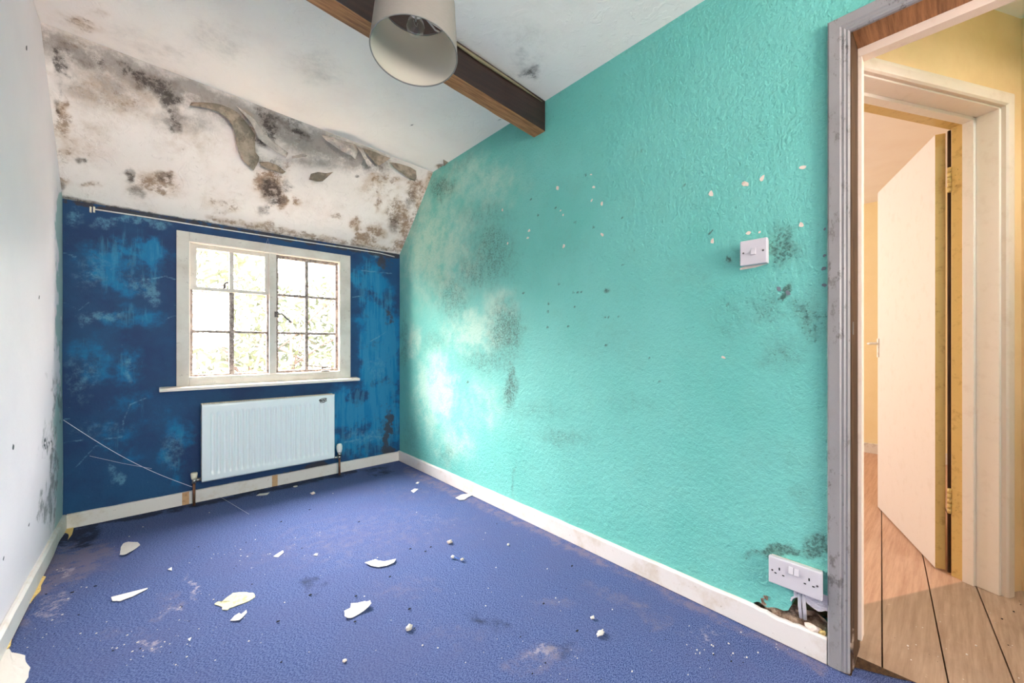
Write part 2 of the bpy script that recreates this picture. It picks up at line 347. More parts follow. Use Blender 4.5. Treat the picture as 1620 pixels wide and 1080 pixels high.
# stains, and a few tones of light and shade, are laid out where the photograph shows them on each surface, then fixed to that surface
class Paint:
    def __init__(s, P):
        P = np.asarray(P, float); nv = mnoise.noise_vector
        wv = np.array([nv(Vector(p) * 7) + nv(Vector(p) * 19) * .6 + nv(Vector(p) * 45) * .35 for p in P]) * .035
        s.x, s.y = proj(P + wv); s.c = np.zeros((len(P), 3)); s.tx, s.ty = proj(P)
    def _add(s, ch, v): s.c[:, ch] = np.maximum(s.c[:, ch], v)
    def blob(s, ch, x, y, rx, ry, a=1.0, ang=0.0, p=1.3):
        c, q = math.cos(math.radians(ang)), math.sin(math.radians(ang)); dx, dy = (s.x - x, s.y - y) if max(rx, ry) > 6.5 else (s.tx - x, s.ty - y)
        u = (dx * c + dy * q) / rx; v = (-dx * q + dy * c) / ry
        s._add(ch, a * np.exp(-(u * u + v * v) ** p)); return s
    def line(s, ch, pts, w, a=1.0):
        for (x0, y0), (x1, y1) in zip(pts, pts[1:]):
            L = max(1e-6, (x1 - x0) ** 2 + (y1 - y0) ** 2); X, Y = ((s.x + s.tx) / 2, (s.y + s.ty) / 2) if w > 5 else (s.tx * .9 + s.x * .1, s.ty * .9 + s.y * .1)
            t = np.clip(((X - x0) * (x1 - x0) + (Y - y0) * (y1 - y0)) / L, 0, 1)
            d = np.hypot(X - x0 - t * (x1 - x0), Y - y0 - t * (y1 - y0)); s._add(ch, a * np.exp(-(d / w) ** 2))
        return s
    def poly(s, ch, pts, a=1.0):
        ins = np.zeros(len(s.x), bool); n = len(pts)
        for i in range(n):
            x0, y0 = pts[i]; x1, y1 = pts[(i + 1) % n]
            if y0 == y1: continue
            cnd = ((y0 > s.y) != (y1 > s.y)) & (s.x < (x1 - x0) * (s.y - y0) / (y1 - y0) + x0); ins ^= cnd
        s._add(ch, ins * a); return s
def axis(cuts, step):
    out = []
    for a, b in zip(cuts, cuts[1:]):
        n = max(1, int(math.ceil((b - a) / step))); out += [a + (b - a) * i / n for i in range(n)]
    return out + [cuts[-1]]
def sheet(name, us, vs, fn, mats, paint, holes=(), keep=None, flip=False, solid=0, smooth=False, poly_hole=None):
    U, V = np.meshgrid(us, vs, indexing='ij'); P = np.array([fn(a, b) for a, b in zip(U.ravel(), V.ravel())])
    nu, nv = len(us), len(vs); faces = []; snap = {}
    for i in range(nu - 1):
        for j in range(nv - 1):
            cu, cv = (us[i] + us[i + 1]) / 2, (vs[j] + vs[j + 1]) / 2
            if any(a < cu < b and c < cv < d for a, b, c, d in holes): continue
            f = (i * nv + j, (i + 1) * nv + j, (i + 1) * nv + j + 1, i * nv + j + 1)
            if poly_hole and inpoly(cu, cv, poly_hole):
                for q in f: snap[q] = snap.get(q, 0) + 1
                continue
            faces.append(f[::-1] if flip else f)
    pt = Paint(P)
    if paint: paint(pt)
    if poly_hole:
        used = set(q for f in faces for q in f)
        for q in snap:
            if q in used:
                u, v = U.ravel()[q], V.ravel()[q]; u, v = nearest(u, v, poly_hole); P[q] = fn(u, v)
    me = bpy.data.meshes.new(name); me.from_pydata([tuple(p) for p in P], [], faces)
    ca = me.color_attributes.new('stain', 'FLOAT_COLOR', 'POINT')
    ca.data.foreach_set('color', np.hstack([np.clip(pt.c, 0, 1), np.ones((len(P), 1))]).ravel().astype(np.float32))
    bm = bmesh.new(); bm.from_mesh(me); bmesh.ops.delete(bm, geom=[v for v in bm.verts if not v.link_faces], context='VERTS'); bm.to_mesh(me); bm.free()
    return link(name, me, mats, solid=solid, smooth=smooth)
def inpoly(x, y, pts):
    r = False; n = len(pts)
    for i in range(n):
        x0, y0 = pts[i]; x1, y1 = pts[(i + 1) % n]
        if (y0 > y) != (y1 > y) and x < (x1 - x0) * (y - y0) / (y1 - y0) + x0: r = not r
    return r
def nearest(x, y, pts):
    best = None
    for i in range(len(pts)):
        x0, y0 = pts[i]; x1, y1 = pts[(i + 1) % len(pts)]; L = (x1 - x0) ** 2 + (y1 - y0) ** 2
        t = max(0, min(1, ((x - x0) * (x1 - x0) + (y - y0) * (y1 - y0)) / L)); a, b = x0 + t * (x1 - x0), y0 + t * (y1 - y0); d = (a - x) ** 2 + (b - y) ** 2
        if best is None or d < best[0]: best = (d, a, b)
    return best[1], best[2]
def struct(o): o['kind'] = 'structure'; return o

# ------------------------------------------------------------------ bedroom shell
# blue window wall
WX0, WX1, WZ0, WZ1 = .10, 1.13, .76, 1.71
def paint_blue(p):
    for a in [(600, 560, 34, 120, 1), (606, 650, 30, 80, 1), (560, 650, 45, 45, .85), (585, 450, 30, 45, .75), (560, 700, 40, 30, .75), (200, 400, 80, 55, .55),
              (240, 395, 18, 30, .7), (180, 440, 70, 40, .45), (200, 500, 80, 30, .45), (230, 430, 40, 45, .5), (150, 560, 45, 60, .42), (205, 580, 30, 45, .5),
              (220, 650, 60, 50, .35), (180, 700, 70, 50, .35), (285, 690, 30, 35, .5), (270, 740, 30, 40, .45)]: p.blob(0, *a)
    for a in [(215, 345, 45, 9, .8), (165, 348, 25, 10, .6), (250, 353, 30, 10, .7), (240, 462, 18, 22, .75), (225, 450, 40, 20, .5), (160, 500, 50, 9, .65), (135, 505, 20, 14, .7),
              (206, 582, 9, 22, .7), (188, 755, 16, 12, .85), (170, 740, 12, 10, .7), (120, 345, 15, 20, .6), (150, 430, 50, 40, .4), (570, 400, 20, 6, .5), (600, 400, 16, 8, .6),
              (130, 600, 40, 50, .42), (270, 710, 18, 40, .5), (585, 690, 30, 14, .55), (560, 690, 20, 20, .45), (596, 580, 20, 30, .42), (160, 680, 60, 20, .4)]: p.blob(1, *a)
    for l in [[(225, 443), (245, 440), (262, 437), (278, 442)], [(100, 399), (120, 406)], [(100, 478), (125, 490), (140, 478)], [(230, 630), (205, 640), (195, 665), (194, 690), (165, 695)],
              [(100, 663), (118, 660)], [(120, 740), (150, 705), (175, 708)], [(104, 560), (112, 563)], [(586, 540), (600, 532), (610, 525)], [(572, 428), (620, 432)], [(545, 700), (575, 693), (610, 690)],
              [(262, 505), (275, 499), (283, 500)], [(100, 700), (130, 695)], [(558, 470), (572, 468)], [(135, 430), (150, 436)]]: p.line(1, l, 1.3, .75)
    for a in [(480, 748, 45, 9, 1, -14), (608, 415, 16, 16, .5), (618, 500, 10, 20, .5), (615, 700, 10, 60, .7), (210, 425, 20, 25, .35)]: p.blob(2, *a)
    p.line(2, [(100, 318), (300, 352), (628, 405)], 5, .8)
us = axis([XL - .03, WX0, WX1, XR + .03], .007); vs = axis([0, WZ0, WZ1, 1.803], .007)
struct(sheet('wall_far', us, vs, lambda u, v: (u, YF, v), M['blue'], paint_blue, holes=[(WX0, WX1, WZ0, WZ1)], solid=.22))

# sloping ceiling over the window wall: ruled surface
def slope_pt(u, v, off=0.0):
    x = XL + u * (XR - XL); yc = 2.709 + u * (2.675 - 2.709)
    a = Vector((x, YF, 1.803)); b = Vector((x, yc, cz(x))); q = a + (b - a) * v
    if 0 < v < 1: q += Vector((0, -.5, -.4)) * (.012 * math.sin(math.pi * v) + .004 * mnoise.noise(Vector((x * 3, v * 3, 0))))
    return q + Vector((0, -.74, -.67)) * off
def on_slope(px, py, off=0.0):
    u, v = .5, .5
    for _ in range(25):
        def pr(a, b): A, Bq = proj([slope_pt(a, b)]); return A[0], Bq[0]
        x0, y0 = pr(u, v); e = 1e-3; xu, yu = pr(u + e, v); xv, yv = pr(u, v + e)
        a, b, c, d = (xu - x0) / e, (xv - x0) / e, (yu - y0) / e, (yv - y0) / e; D = a * d - b * c; rx, ry = px - x0, py - y0
        du, dv = (rx * d - b * ry) / D, (a * ry - c * rx) / D
        u = min(1, max(0, u + max(-.3, min(.3, du)))); v = min(.999, max(.001, v + max(-.3, min(.3, dv))))
    return slope_pt(u, v, off)
def paint_slope(p):
    for a in [(92, 95, 16, 26, 1), (105, 75, 25, 20, .55), (150, 95, 45, 22, .5), (195, 110, 22, 14, .9, 20), (240, 130, 34, 17, 1, 30), (272, 160, 20, 24, 1), (262, 145, 26, 24, .95), (278, 195, 16, 24, .7),
              (205, 275, 8, 13, .9), (255, 278, 18, 11, .65), (215, 300, 25, 14, .5), (132, 252, 10, 7, .7), (97, 296, 10, 18, .8), (88, 170, 6, 60, .6), (427, 200, 16, 24, 1), (470, 208, 25, 10, .9, 20), (450, 190, 40, 14, .6, 20),
              (415, 222, 16, 10, .9), (430, 262, 22, 14, .7), (430, 305, 20, 28, .9), (455, 298, 16, 12, .65), (420, 330, 14, 14, .6), (415, 175, 14, 20, .7), (625, 350, 14, 16, .55), (650, 310, 10, 26, .6),  # blob below the tear puts its shadow into the colour
              (560, 235, 18, 14, .5), (565, 279, 4, 3, .9), (386, 222, 14, 12, .5), (600, 262, 30, 10, .4)]: p.blob(0, *a)
    for a in [(97, 185, 16, 40, .8), (105, 245, 14, 30, .55), (250, 283, 35, 18, .75), (235, 290, 30, 14, .7), (248, 300, 12, 6, .9), (350, 318, 30, 12, .5), (360, 330, 20, 10, .6), (425, 290, 28, 24, .9),
              (442, 318, 10, 18, .95), (463, 322, 8, 5, .8), (575, 378, 25, 13, .9), (562, 354, 12, 16, .8), (595, 365, 20, 12, .8), (635, 385, 14, 14, .95), (630, 335, 22, 30, .7), (655, 300, 16, 22, .8), (600, 300, 40, 22, .45),
              (640, 350, 12, 30, .85), (480, 372, 45, 5, .8, 8), (430, 362, 40, 8, .6, 10), (520, 380, 20, 8, .6), (105, 285, 18, 14, .6), (150, 290, 25, 7, .6), (600, 315, 10, 22, .6), (455, 262, 14, 10, .6), (388, 240, 10, 14, .5),
              (530, 345, 12, 5, .6), (610, 285, 40, 10, .6), (180, 150, 110, 55, .42, 15), (300, 225, 70, 40, .34), (135, 225, 50, 60, .36), (245, 290, 65, 30, .45), (340, 250, 60, 30, .25), (500, 330, 80, 30, .22), (120, 60, 30, 14, .4), (395, 215, 12, 20, .6), (385, 180, 14, 10, .5)]: p.blob(1, *a)
    p.line(0, [(100, 312), (150, 322), (260, 342), (330, 352)], 3.5, .8); p.line(0, [(330, 352), (628, 398)], 2.2, .6)
    p.line(1, [(330, 345), (500, 374), (628, 396)], 6, .6); p.line(1, [(628, 400), (684, 274)], 7, .6)
    p.line(2, [(78, 62), (300, 150), (440, 205), (600, 262)], 24, .95); p.line(2, [(78, 62), (250, 130)], 40, .7)
    p.line(2, [(360, 175), (390, 215), (400, 250), (440, 270)], 14, .9); p.blob(2, 160, 130, 90, 50, .55, 20); p.blob(2, 300, 190, 60, 24, .6)
    p.line(2, [(440, 250), (560, 265)], 12, .6)
us = axis([-.012, 1.012], .0035); vs = axis([0, 1], .011)
slope = struct(sheet('ceiling_slope', us, vs, slope_pt, M['slope'], paint_slope, solid=.1, smooth=True))

# flat ceiling
def paint_ceil(p):
    for a in [(130, 35, 40, 14, .5, 25), (560, 235, 70, 10, .55, 24), (150, 20, 30, 10, .35), (500, 215, 60, 7, .5, 22), (700, 262, 8, 6, .9), (250, 110, 150, 12, .25, 22)]: p.blob(1, *a)
    for a in [(838, 116, 22, 12, .65), (838, 116, 3, 3, 1), (700, 258, 7, 7, .8), (835, 95, 30, 25, .35), (765, 35, 2, 2, 1), (656, 197, 2, 1.5, 1), (651, 197, 2, 1.5, 1), (565, 238, 40, 5, .5, 24), (790, 190, 3, 2, .8)]: p.blob(0, *a)
    for a in [(350, 60, 60, 30, .3, 10), (240, 70, 80, 22, .28, 20), (500, 110, 60, 25, .25, 20), (830, 60, 60, 30, .22)]: p.blob(2, *a)
us = axis([XL - .03, XR + .03], .012); vs = axis([0, 1], .006)
def ceil_pt(u, v):
    t = (u - XL) / (XR - XL); yc = 2.709 + t * (2.675 - 2.709); return (u, YB + (yc - YB) * v, cz(u))
struct(sheet('ceiling', us, vs, ceil_pt, M['ceil'], paint_ceil, flip=True, solid=.12))

# left wall
def paint_left(p):
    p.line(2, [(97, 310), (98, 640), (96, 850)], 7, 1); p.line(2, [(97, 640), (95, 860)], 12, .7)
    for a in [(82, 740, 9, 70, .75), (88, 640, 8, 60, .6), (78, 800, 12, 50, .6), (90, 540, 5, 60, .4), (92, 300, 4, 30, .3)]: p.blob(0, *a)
    for a in [(21, 707, 2, 6), (6, 884, 2, 4), (46, 830, 2, 2), (42, 76, 1.5, 5), (17, 735, 1, 2), (45, 630, 1, 2), (62, 470, 1.5, 3), (78, 700, 1.5, 8)]: p.blob(1, *a)
    p.line(0, [(60, 5), (68, 35)], 3, .9)
def left_pt(u, v):
    q = 1.0 if 2.709 <= u <= YF else 0
    top = cz(XL) if u <= 2.709 else cz(XL) + (1.803 - cz(XL)) * (u - 2.709) / (YF - 2.709)
    return (XL + .004 * mnoise.noise(Vector((u * 2, v * 3, 0))), u, v * top)
struct(sheet('wall_left', axis([YB, 0, 2.709, YF], .012), axis([0, 1], .005), left_pt, M['left'], paint_left, solid=.12, smooth=True))

# turquoise door wall
DY0, DY1, DZ = -.56, .206, 1.985
hole_px = [(1190, 960), (1191, 953), (1200, 951), (1207, 956), (1213, 961), (1222, 960), (1231, 962), (1240, 966), (1247, 965), (1252, 957), (1253, 947), (1262, 944), (1272, 950), (1284, 960), (1296, 968), (1313, 964), (1313, 1012), (1260, 1000), (1215, 975)]
hole_yz = [(onX(*q).y, onX(*q).z) for q in hole_px]
def paint_turq(p):
    for a in [(780, 400, 50, 70, .42), (750, 430, 40, 40, .4), (715, 470, 35, 50, .4), (800, 520, 35, 60, .5), (805, 610, 13, 55, .55), (770, 570, 55, 28, .38), (890, 690, 55, 22, .35), (1000, 640, 60, 24, .25),
              (1240, 390, 32, 40, .55), (1280, 500, 34, 60, .42), (1210, 490, 50, 40, .35), (1150, 510, 50, 40, .28), (1235, 560, 40, 40, .35), (1290, 860, 30, 24, .6), (1230, 872, 60, 9, .7), (700, 295, 24, 22, .5), (655, 330, 10, 40, .35),
              (1245, 464, 8, 12, .9), (1155, 418, 6, 9, .8), (890, 400, 60, 40, .2), (640, 540, 8, 60, .4), (650, 690, 20, 40, .3), (705, 715, 12, 20, .35), (1080, 430, 60, 40, .22), (960, 540, 80, 50, .22), (1220, 720, 80, 40, .22), (815, 760, 4, 40, .4),
              (770, 340, 60, 30, .33), (730, 260, 50, 14, .3, -35), (850, 650, 80, 20, .28), (690, 540, 30, 24, .35), (1000, 300, 120, 40, .15), (1270, 780, 30, 40, .3), (960, 460, 6, 4, .8), (1300, 960, 14, 10, .4)]: p.blob(0, *a)
    for a in [(690, 620, 36, 75, .8), (745, 525, 50, 36, .7), (655, 540, 12, 34, .7), (720, 700, 40, 40, .5), (790, 480, 30, 30, .5), (690, 385, 75, 100, .65), (750, 290, 90, 50, .5), (760, 640, 40, 50, .4)]: p.blob(1, *a)  # highest blobs put window light into the colour along with faded paint
    for (x, y) in [(840, 315), (879, 329), (851, 340), (939, 359), (828, 463), (868, 480), (866, 517), (884, 449), (740, 604), (907, 462), (914, 463), (920, 462), (867, 493), (909, 486), (957, 502), (963, 502), (979, 501),
                   (959, 547), (985, 418), (1003, 395), (1149, 481), (1044, 603), (1028, 565), (1122, 369), (1128, 364), (1000, 380), (899, 516), (1015, 238), (1053, 290), (1082, 292), (985, 345), (910, 352), (926, 277)]:
        p.blob(0, x, y, 2.0, 1.8, 1.0)
    p.line(1, [(1311, 60), (1311, 860)], 1.6, .9)
    p.poly(2, [(1253, 940), (1262, 930), (1300, 945), (1314, 952), (1314, 975), (1290, 972), (1258, 965)], 1)
    p.line(1, [(690, 775), (1000, 905), (1190, 975)], 3, .7)
def right_pt(u, v):
    if u <= 2.675: top = cz(XR)
    else: top = cz(XR) + (1.803 - cz(XR)) * (u - 2.675) / (YF - 2.675)
    z = v if v <= 1.72 else 1.72 + (v - 1.72) / (cz(XR) - 1.72) * (top - 1.72)
    return (XR, u, z)
us = axis([YB, DY0, DY1, .55, 2.675, YF], .009); vs = axis([-.006, .14, 1.72, DZ, cz(XR)], .009)
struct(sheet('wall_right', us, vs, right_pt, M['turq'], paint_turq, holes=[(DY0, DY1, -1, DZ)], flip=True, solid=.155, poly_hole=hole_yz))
# the broken plaster behind the hole
bm = bmesh.new(); q = []
ys = np.linspace(.2, .50, 44); zs = np.linspace(.0, .13, 22)
g = [[bm.verts.new((XR + .012 + .03 * mnoise.noise(Vector((a * 22, b * 34, 1))) + .012 * mnoise.noise(Vector((a * 70, b * 90, 4))), a, b)) for b in zs] for a in ys]
for i in range(43):
    for j in range(21): bm.faces.new((g[i][j], g[i][j + 1], g[i + 1][j + 1], g[i + 1][j]))
me = bpy.data.meshes.new('rubble'); bm.to_mesh(me); bm.free()
wr_ = bpy.data.objects['wall_right']; link('broken_plaster', me, M['rubble'], wr_, smooth=True)['label'] = 'crumbling brown plaster in hole under the socket'
# chips through the paint
rnd = random.Random(4)
mb = MB()
def chip(mb, px, py, r, mi, elong=1.0, lift=.0012):
    c = onX(px, py); n = 9; r *= .82; ph = rnd.random() * 6; an = rnd.random() * 3
    pts = []
    for i in range(n):
        t = 2 * math.pi * i / n; rr = r * (.65 + .55 * rnd.random()); a, b = rr * math.cos(t) * elong, rr * math.sin(t) * .8
        pts.append((XR - lift, c.y + a * math.cos(an) - b * math.sin(an), c.z + a * math.sin(an) + b * math.cos(an)))
    mb.prism(pts, (lift + .0008, 0, 0), mi)
for x, y, r in [(935, 276, .006), (939, 296, .009), (936, 317, .008), (952, 322, .010), (953, 371, .011), (1125, 306, .013), (1180, 291, .014), (1206, 282, .010), (1270, 265, .011), (1268, 356, .011), (1127, 381, .010), (1184, 369, .010), (1202, 367, .005),
                (882, 297, .013), (795, 332, .009), (837, 365, .011), (835, 376, .009), (803, 385, .009), (892, 389, .012), (891, 340, .007), (887, 333, .006), (1144, 565, .008), (660, 236, .006)]:
    chip(mb, x, y, r, 0, 1.25)
for x, y, r in [(1232, 457, .010), (1247, 463, .011), (1304, 404, .007), (1303, 425, .008), (1304, 451, .008), (1305, 362, .005)]: chip(mb, x, y, r, 1, 1.1)
mb.build('chipped_paint', [M['plaster'], M['chipgrey']], wr_)
mb = MB()
a, b, c, d, e = onX(1171, 424), onX(1171, 427), onX(1195, 423), onX(1215, 417), onX(1215, 411)
mb.prism([(XR - .002, q.y, q.z) for q in (a, b, c, d, e)], (.003, 0, 0)); mb.build('bare_plaster_strip', M['plaster'], wr_)

# rear wall (behind the camera), its unseen window opening added to fill the room
struct(sheet('wall_back', axis([XL, 0, 1.0, XR], .3), axis([0, 1.0, 1.95, 2.45], .3), lambda u, v: (u, YB, v), M['left'], None, holes=[(0, 1.0, 1.0, 1.95)], flip=True, solid=.12))

# beam
mb = MB(); x0, x1 = XL + .002, XR - .001
def beam_z(x): return 2.175 + .062 * (XR - x)
vb = lambda x, y, z: (x, y, z)
bm = mb.bm; secs = []
rb = random.Random(2)
for i in range(41):
    x = x0 + (x1 - x0) * i / 40; w = .0025 * mnoise.noise(Vector((x * 9, 0, 0))); ya, yb = 1.479 + .008 * (x - XL) / 1.97 + w, 1.549 + .025 * (x - XL) / 1.97 + .002 * mnoise.noise(Vector((x * 9, 5, 0)))
    if 1.28 < x < 1.37: yb += .003
    secs.append([bm.verts.new(p) for p in ((x, ya, cz(x) - .001), (x, ya, beam_z(x)), (x, yb, beam_z(x)), (x, yb, cz(x) - .001))])
for A, Bq in zip(secs, secs[1:]):
    for j in range(4):
        f = bm.faces.new((A[j], A[(j + 1) % 4], Bq[(j + 1) % 4], Bq[j])); f.material_index = 1 if j == 1 else 0
bm.faces.new(secs[0]); bm.faces.new(secs[-1][::-1])
bo = mb.build('ceiling_beam', [M['beam'], M['oak']], bevel=.0015)
tag(bo, 'dark stained timber ceiling beam with a bare brown underside above the lampshade', 'beam')
# strip of skim on the beam top near the wall
mb = MB(); p0, p1 = Vector((.9, 1.478, cz(.9) - .02)), Vector((1.55, 1.483, cz(1.55) - .02))
mb.tube([p0, p0.lerp(p1, .3) + Vector((0, 0, -.004)), p0.lerp(p1, .7), p1], [.003, .009, .007, .002], 6); mb.build('filler_bead', plain('olive_filler', (120, 112, 88), .8, bumps=.3), bo)

# ------------------------------------------------------------------ baseboards
def jag(v, s_, a): return a * mnoise.noise(Vector((v * s_, 2.2, 0)))
def base_far():
    mb = MB(); bm = mb.bm; secs = []
    N_ = 90
    for i in range(N_ + 1):
        x = XL + .016 + (XR - XL - .032) * i / N_; top = .078 + jag(x, 12, .003)
        secs.append([bm.verts.new(p) for p in ((x, YF - .001, .0), (x, YF - .017, .0), (x, YF - .017, top - .005), (x, YF - .012, top), (x, YF - .001, top))])
    for A, Bq in zip(secs, secs[1:]):
        for j in range(5): bm.faces.new((A[j], A[(j + 1) % 5], Bq[(j + 1) % 5], Bq[j]))
    bm.faces.new(secs[0]); bm.faces.new(secs[-1][::-1])
    return struct(mb.build('baseboard_far', M['skirt']))
bf = base_far()
for px in (294, 435):
    x = onY(px, 780, YF - .017).x; MB().box((x - .018, YF - .020, .001), (x + .016, YF - .0165, .079)).build('bare_wood_packer', plain('raw_pine', (196, 158, 120), .8, dirt=.6, dirtc=(110, 70, 46)), bf)
mb = MB(); bm = mb.bm; secs = []
for i in range(161):
    y = .262 + (YF - .262) * i / 160; top = .082 + jag(y, 9, .003) - (.012 if .3 < y < .46 else 0) * abs(mnoise.noise(Vector((y * 30, 0, 0)))) * 2
    x = XR
    secs.append([bm.verts.new(p) for p in ((x - .0005, y, 0), (x - .017, y, 0), (x - .017, y, top - .006), (x - .011, y, top), (x - .0005, y, top))])
for A, Bq in zip(secs, secs[1:]):
    for j in range(5): bm.faces.new((A[j], A[(j + 1) % 5], Bq[(j + 1) % 5], Bq[j]))
bm.faces.new(secs[0]); bm.faces.new(secs[-1][::-1]); struct(mb.build('baseboard_right', M['skirt']))
mb = MB(); bm = mb.bm; secs = []
for i in range(161):
    y = YB + (YF - YB) * i / 160; top = .078 + jag(y, 9, .003)
    secs.append([bm.verts.new(p) for p in ((XL + .0005, y, 0), (XL + .017, y, 0), (XL + .017, y, top - .008), (XL + .009, y, top), (XL + .0005, y, top))])
for A, Bq in zip(secs, secs[1:]):
    for j in range(5): bm.faces.new((A[j], A[(j + 1) % 5], Bq[(j + 1) % 5], Bq[j]))
bm.faces.new(secs[0]); bm.faces.new(secs[-1][::-1]); struct(mb.build('baseboard_left', M['skirt']))
# cable run along the head of the blue wall
mb = MB(); pts = [onY(x, y, YF - .006) for x, y in ((150, 331), (230, 343), (310, 356), (400, 370), (440, 376), (520, 388), (600, 400), (624, 406))]
mb.tube(pts, .004, 8); tag(mb.build('surface_cable', M['trim']), 'thin white cable pinned along top of the blue wall above window', 'cable')

# ------------------------------------------------------------------ carpet and boards
def paint_carpet(p):
    for a in [(70, 900, 50, 50, .8, -30), (120, 890, 70, 30, .8, -10), (30, 960, 30, 50, .6), (200, 1000, 60, 20, .3), (640, 930, 80, 30, .3), (860, 1040, 70, 30, .35), (880, 960, 50, 20, .35), (700, 1000, 120, 25, .25), (270, 960, 40, 20, .4),
              (1000, 960, 100, 16, .4, 25), (820, 1060, 60, 20, .3), (560, 860, 120, 30, .25), (640, 780, 120, 20, .25)]: p.blob(0, *a)
    p.blob(0, 560, 850, 260, 60, .30, -8); p.line(0, [(645, 745), (900, 862), (1100, 960), (1300, 1055)], 9, .55)  # broad blob puts the window-lit tone of the carpet into its colour
    for a in [(225, 1020, 25, 16, .45), (275, 968, 22, 8, .6), (300, 930, 8, 30, .5), (860, 1030, 30, 14, .55), (690, 820, 60, 14, .3), (110, 905, 16, 10, .6), (90, 960, 30, 30, .45), (1120, 1000, 50, 20, .35), (330, 1000, 100, 40, .25)]: p.blob(1, *a)
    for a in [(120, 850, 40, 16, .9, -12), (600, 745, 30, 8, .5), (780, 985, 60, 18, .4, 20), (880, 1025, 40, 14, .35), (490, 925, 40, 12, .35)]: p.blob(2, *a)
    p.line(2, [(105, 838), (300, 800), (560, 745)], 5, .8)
ce = [(XR + .02, -.56), (1.66, -.3), (1.69, .02), (1.675, .07), (1.645, .13), (1.62, .19), (1.612, .203)]
def carpet_edge(y):
    if y >= .203 or y <= -.56: return XR - .0175
    for (xa, ya), (xb, yb) in zip(ce, ce[1:]):
        if ya <= y <= yb: return xa + (xb - xa) * (y - ya) / (yb - ya) + .003 * mnoise.noise(Vector((y * 40, 0, 0)))
    return XR
def car_pt(u, v):
    e = carpet_edge(v); a = XL + .018
    x = a + u * (e - a)
    left = max(0, 1 - abs(x - a) / .03) * (max(0, .016 * math.exp(-((v - 3.0) / .12) ** 2)))
    return (x, v, .002 * mnoise.noise(Vector((x * 2, v * 2, 0))) + left)
cp = sheet('carpet', axis([0, 1], .0055), axis([YB, -.56, -.559, .2029, .2031, YF - .0175], .011), car_pt, M['carpet'], paint_carpet, smooth=True)
cp.modifiers.new('thickness', 'SOLIDIFY').thickness = .004
tag(cp, 'worn blue fitted carpet strewn with paint flakes and dust', 'carpet')
# floorboards: run out through the doorway and across the hall
bd = Vector((math.cos(math.radians(5)), math.sin(math.radians(5)), 0)); bn = Vector((-bd.y, bd.x, 0))
mb = MB(); ang = Matrix.Rotation(math.radians(5), 4, 'Z'); wB = .1445; cols = []
for kx in range(-22, 28):
    u0 = -.0025 + kx * wB
    mb.box((1.0, u0 + .0018, -.03), (5.35, u0 + wB - .0018, -.008 + rnd.uniform(-.0006, .0006)), mat=ang)
    cols += [rnd.random()] * 8
me = bpy.data.meshes.new('floor'); 
ca = None
bmesh.ops.recalc_face_normals(mb.bm, faces=mb.bm.faces); mb.bm.to_mesh(me); mb.bm.free()
ca = me.color_attributes.new('stain', 'FLOAT_COLOR', 'POINT')
ca.data.foreach_set('color', np.array([[c, c, c, 1] for c in cols], np.float32).ravel())
fl = struct(link('floor', me, M['boards'], bevel=.0015))
MB().box((XL - .1, YB - .1, -.12), (5.3, YF + .1, -.0301)).build('subfloor', M['darkwood'], fl)
mb = MB(); mb.box((1.60, -.56, -.0078), (1.688, .204, -.0064)); tag(mb.build('threshold_strip', M['darkwood'], bevel=.001), 'dark grimy threshold board in the bedroom doorway beyond the carpet edge', 'threshold')

# ------------------------------------------------------------------ window
win = struct(empty('window_1', (.61, YF, .74)))
def B_(name, a, b, m, par=win, bevel=.002, label=None):
    o = MB().box(a, b).build(name, m, par, bevel=bevel)
    if label: o['label'] = label
    return o
mb = MB(); y0, y1 = YF - .018, YF + .11
mb.box((.085, y0, .745), (.146, y1, 1.722)); mb.box((1.07, y0, .745), (1.150, y1, 1.722)); mb.box((.146, y0, 1.664), (1.07, y1, 1.722)); mb.box((.146, y0, .745), (1.07, y1, .797))
mb.build('window_frame', M['win'], win, bevel=.002)
mb = MB(); bw = .006
mb.box((.146, y0 + .004, .797), (.146 + bw, y0 + .02, 1.664)); mb.box((1.07 - bw, y0 + .004, .797), (1.07, y0 + .02, 1.664)); mb.box((.152, y0 + .004, 1.658), (1.064, y0 + .02, 1.664)); mb.box((.152, y0 + .004, .797), (1.064, y0 + .02, .803))
mb.build('glazing_bead', M['warmframe'], win, bevel=.001)
yb0, yb1 = YF + .015, YF + .05
mb = MB(); mb.box((.588, YF - .004, .80), (.632, yb1 + .01, 1.662)); mb.build('mullion', M['win'], win, bevel=.003)
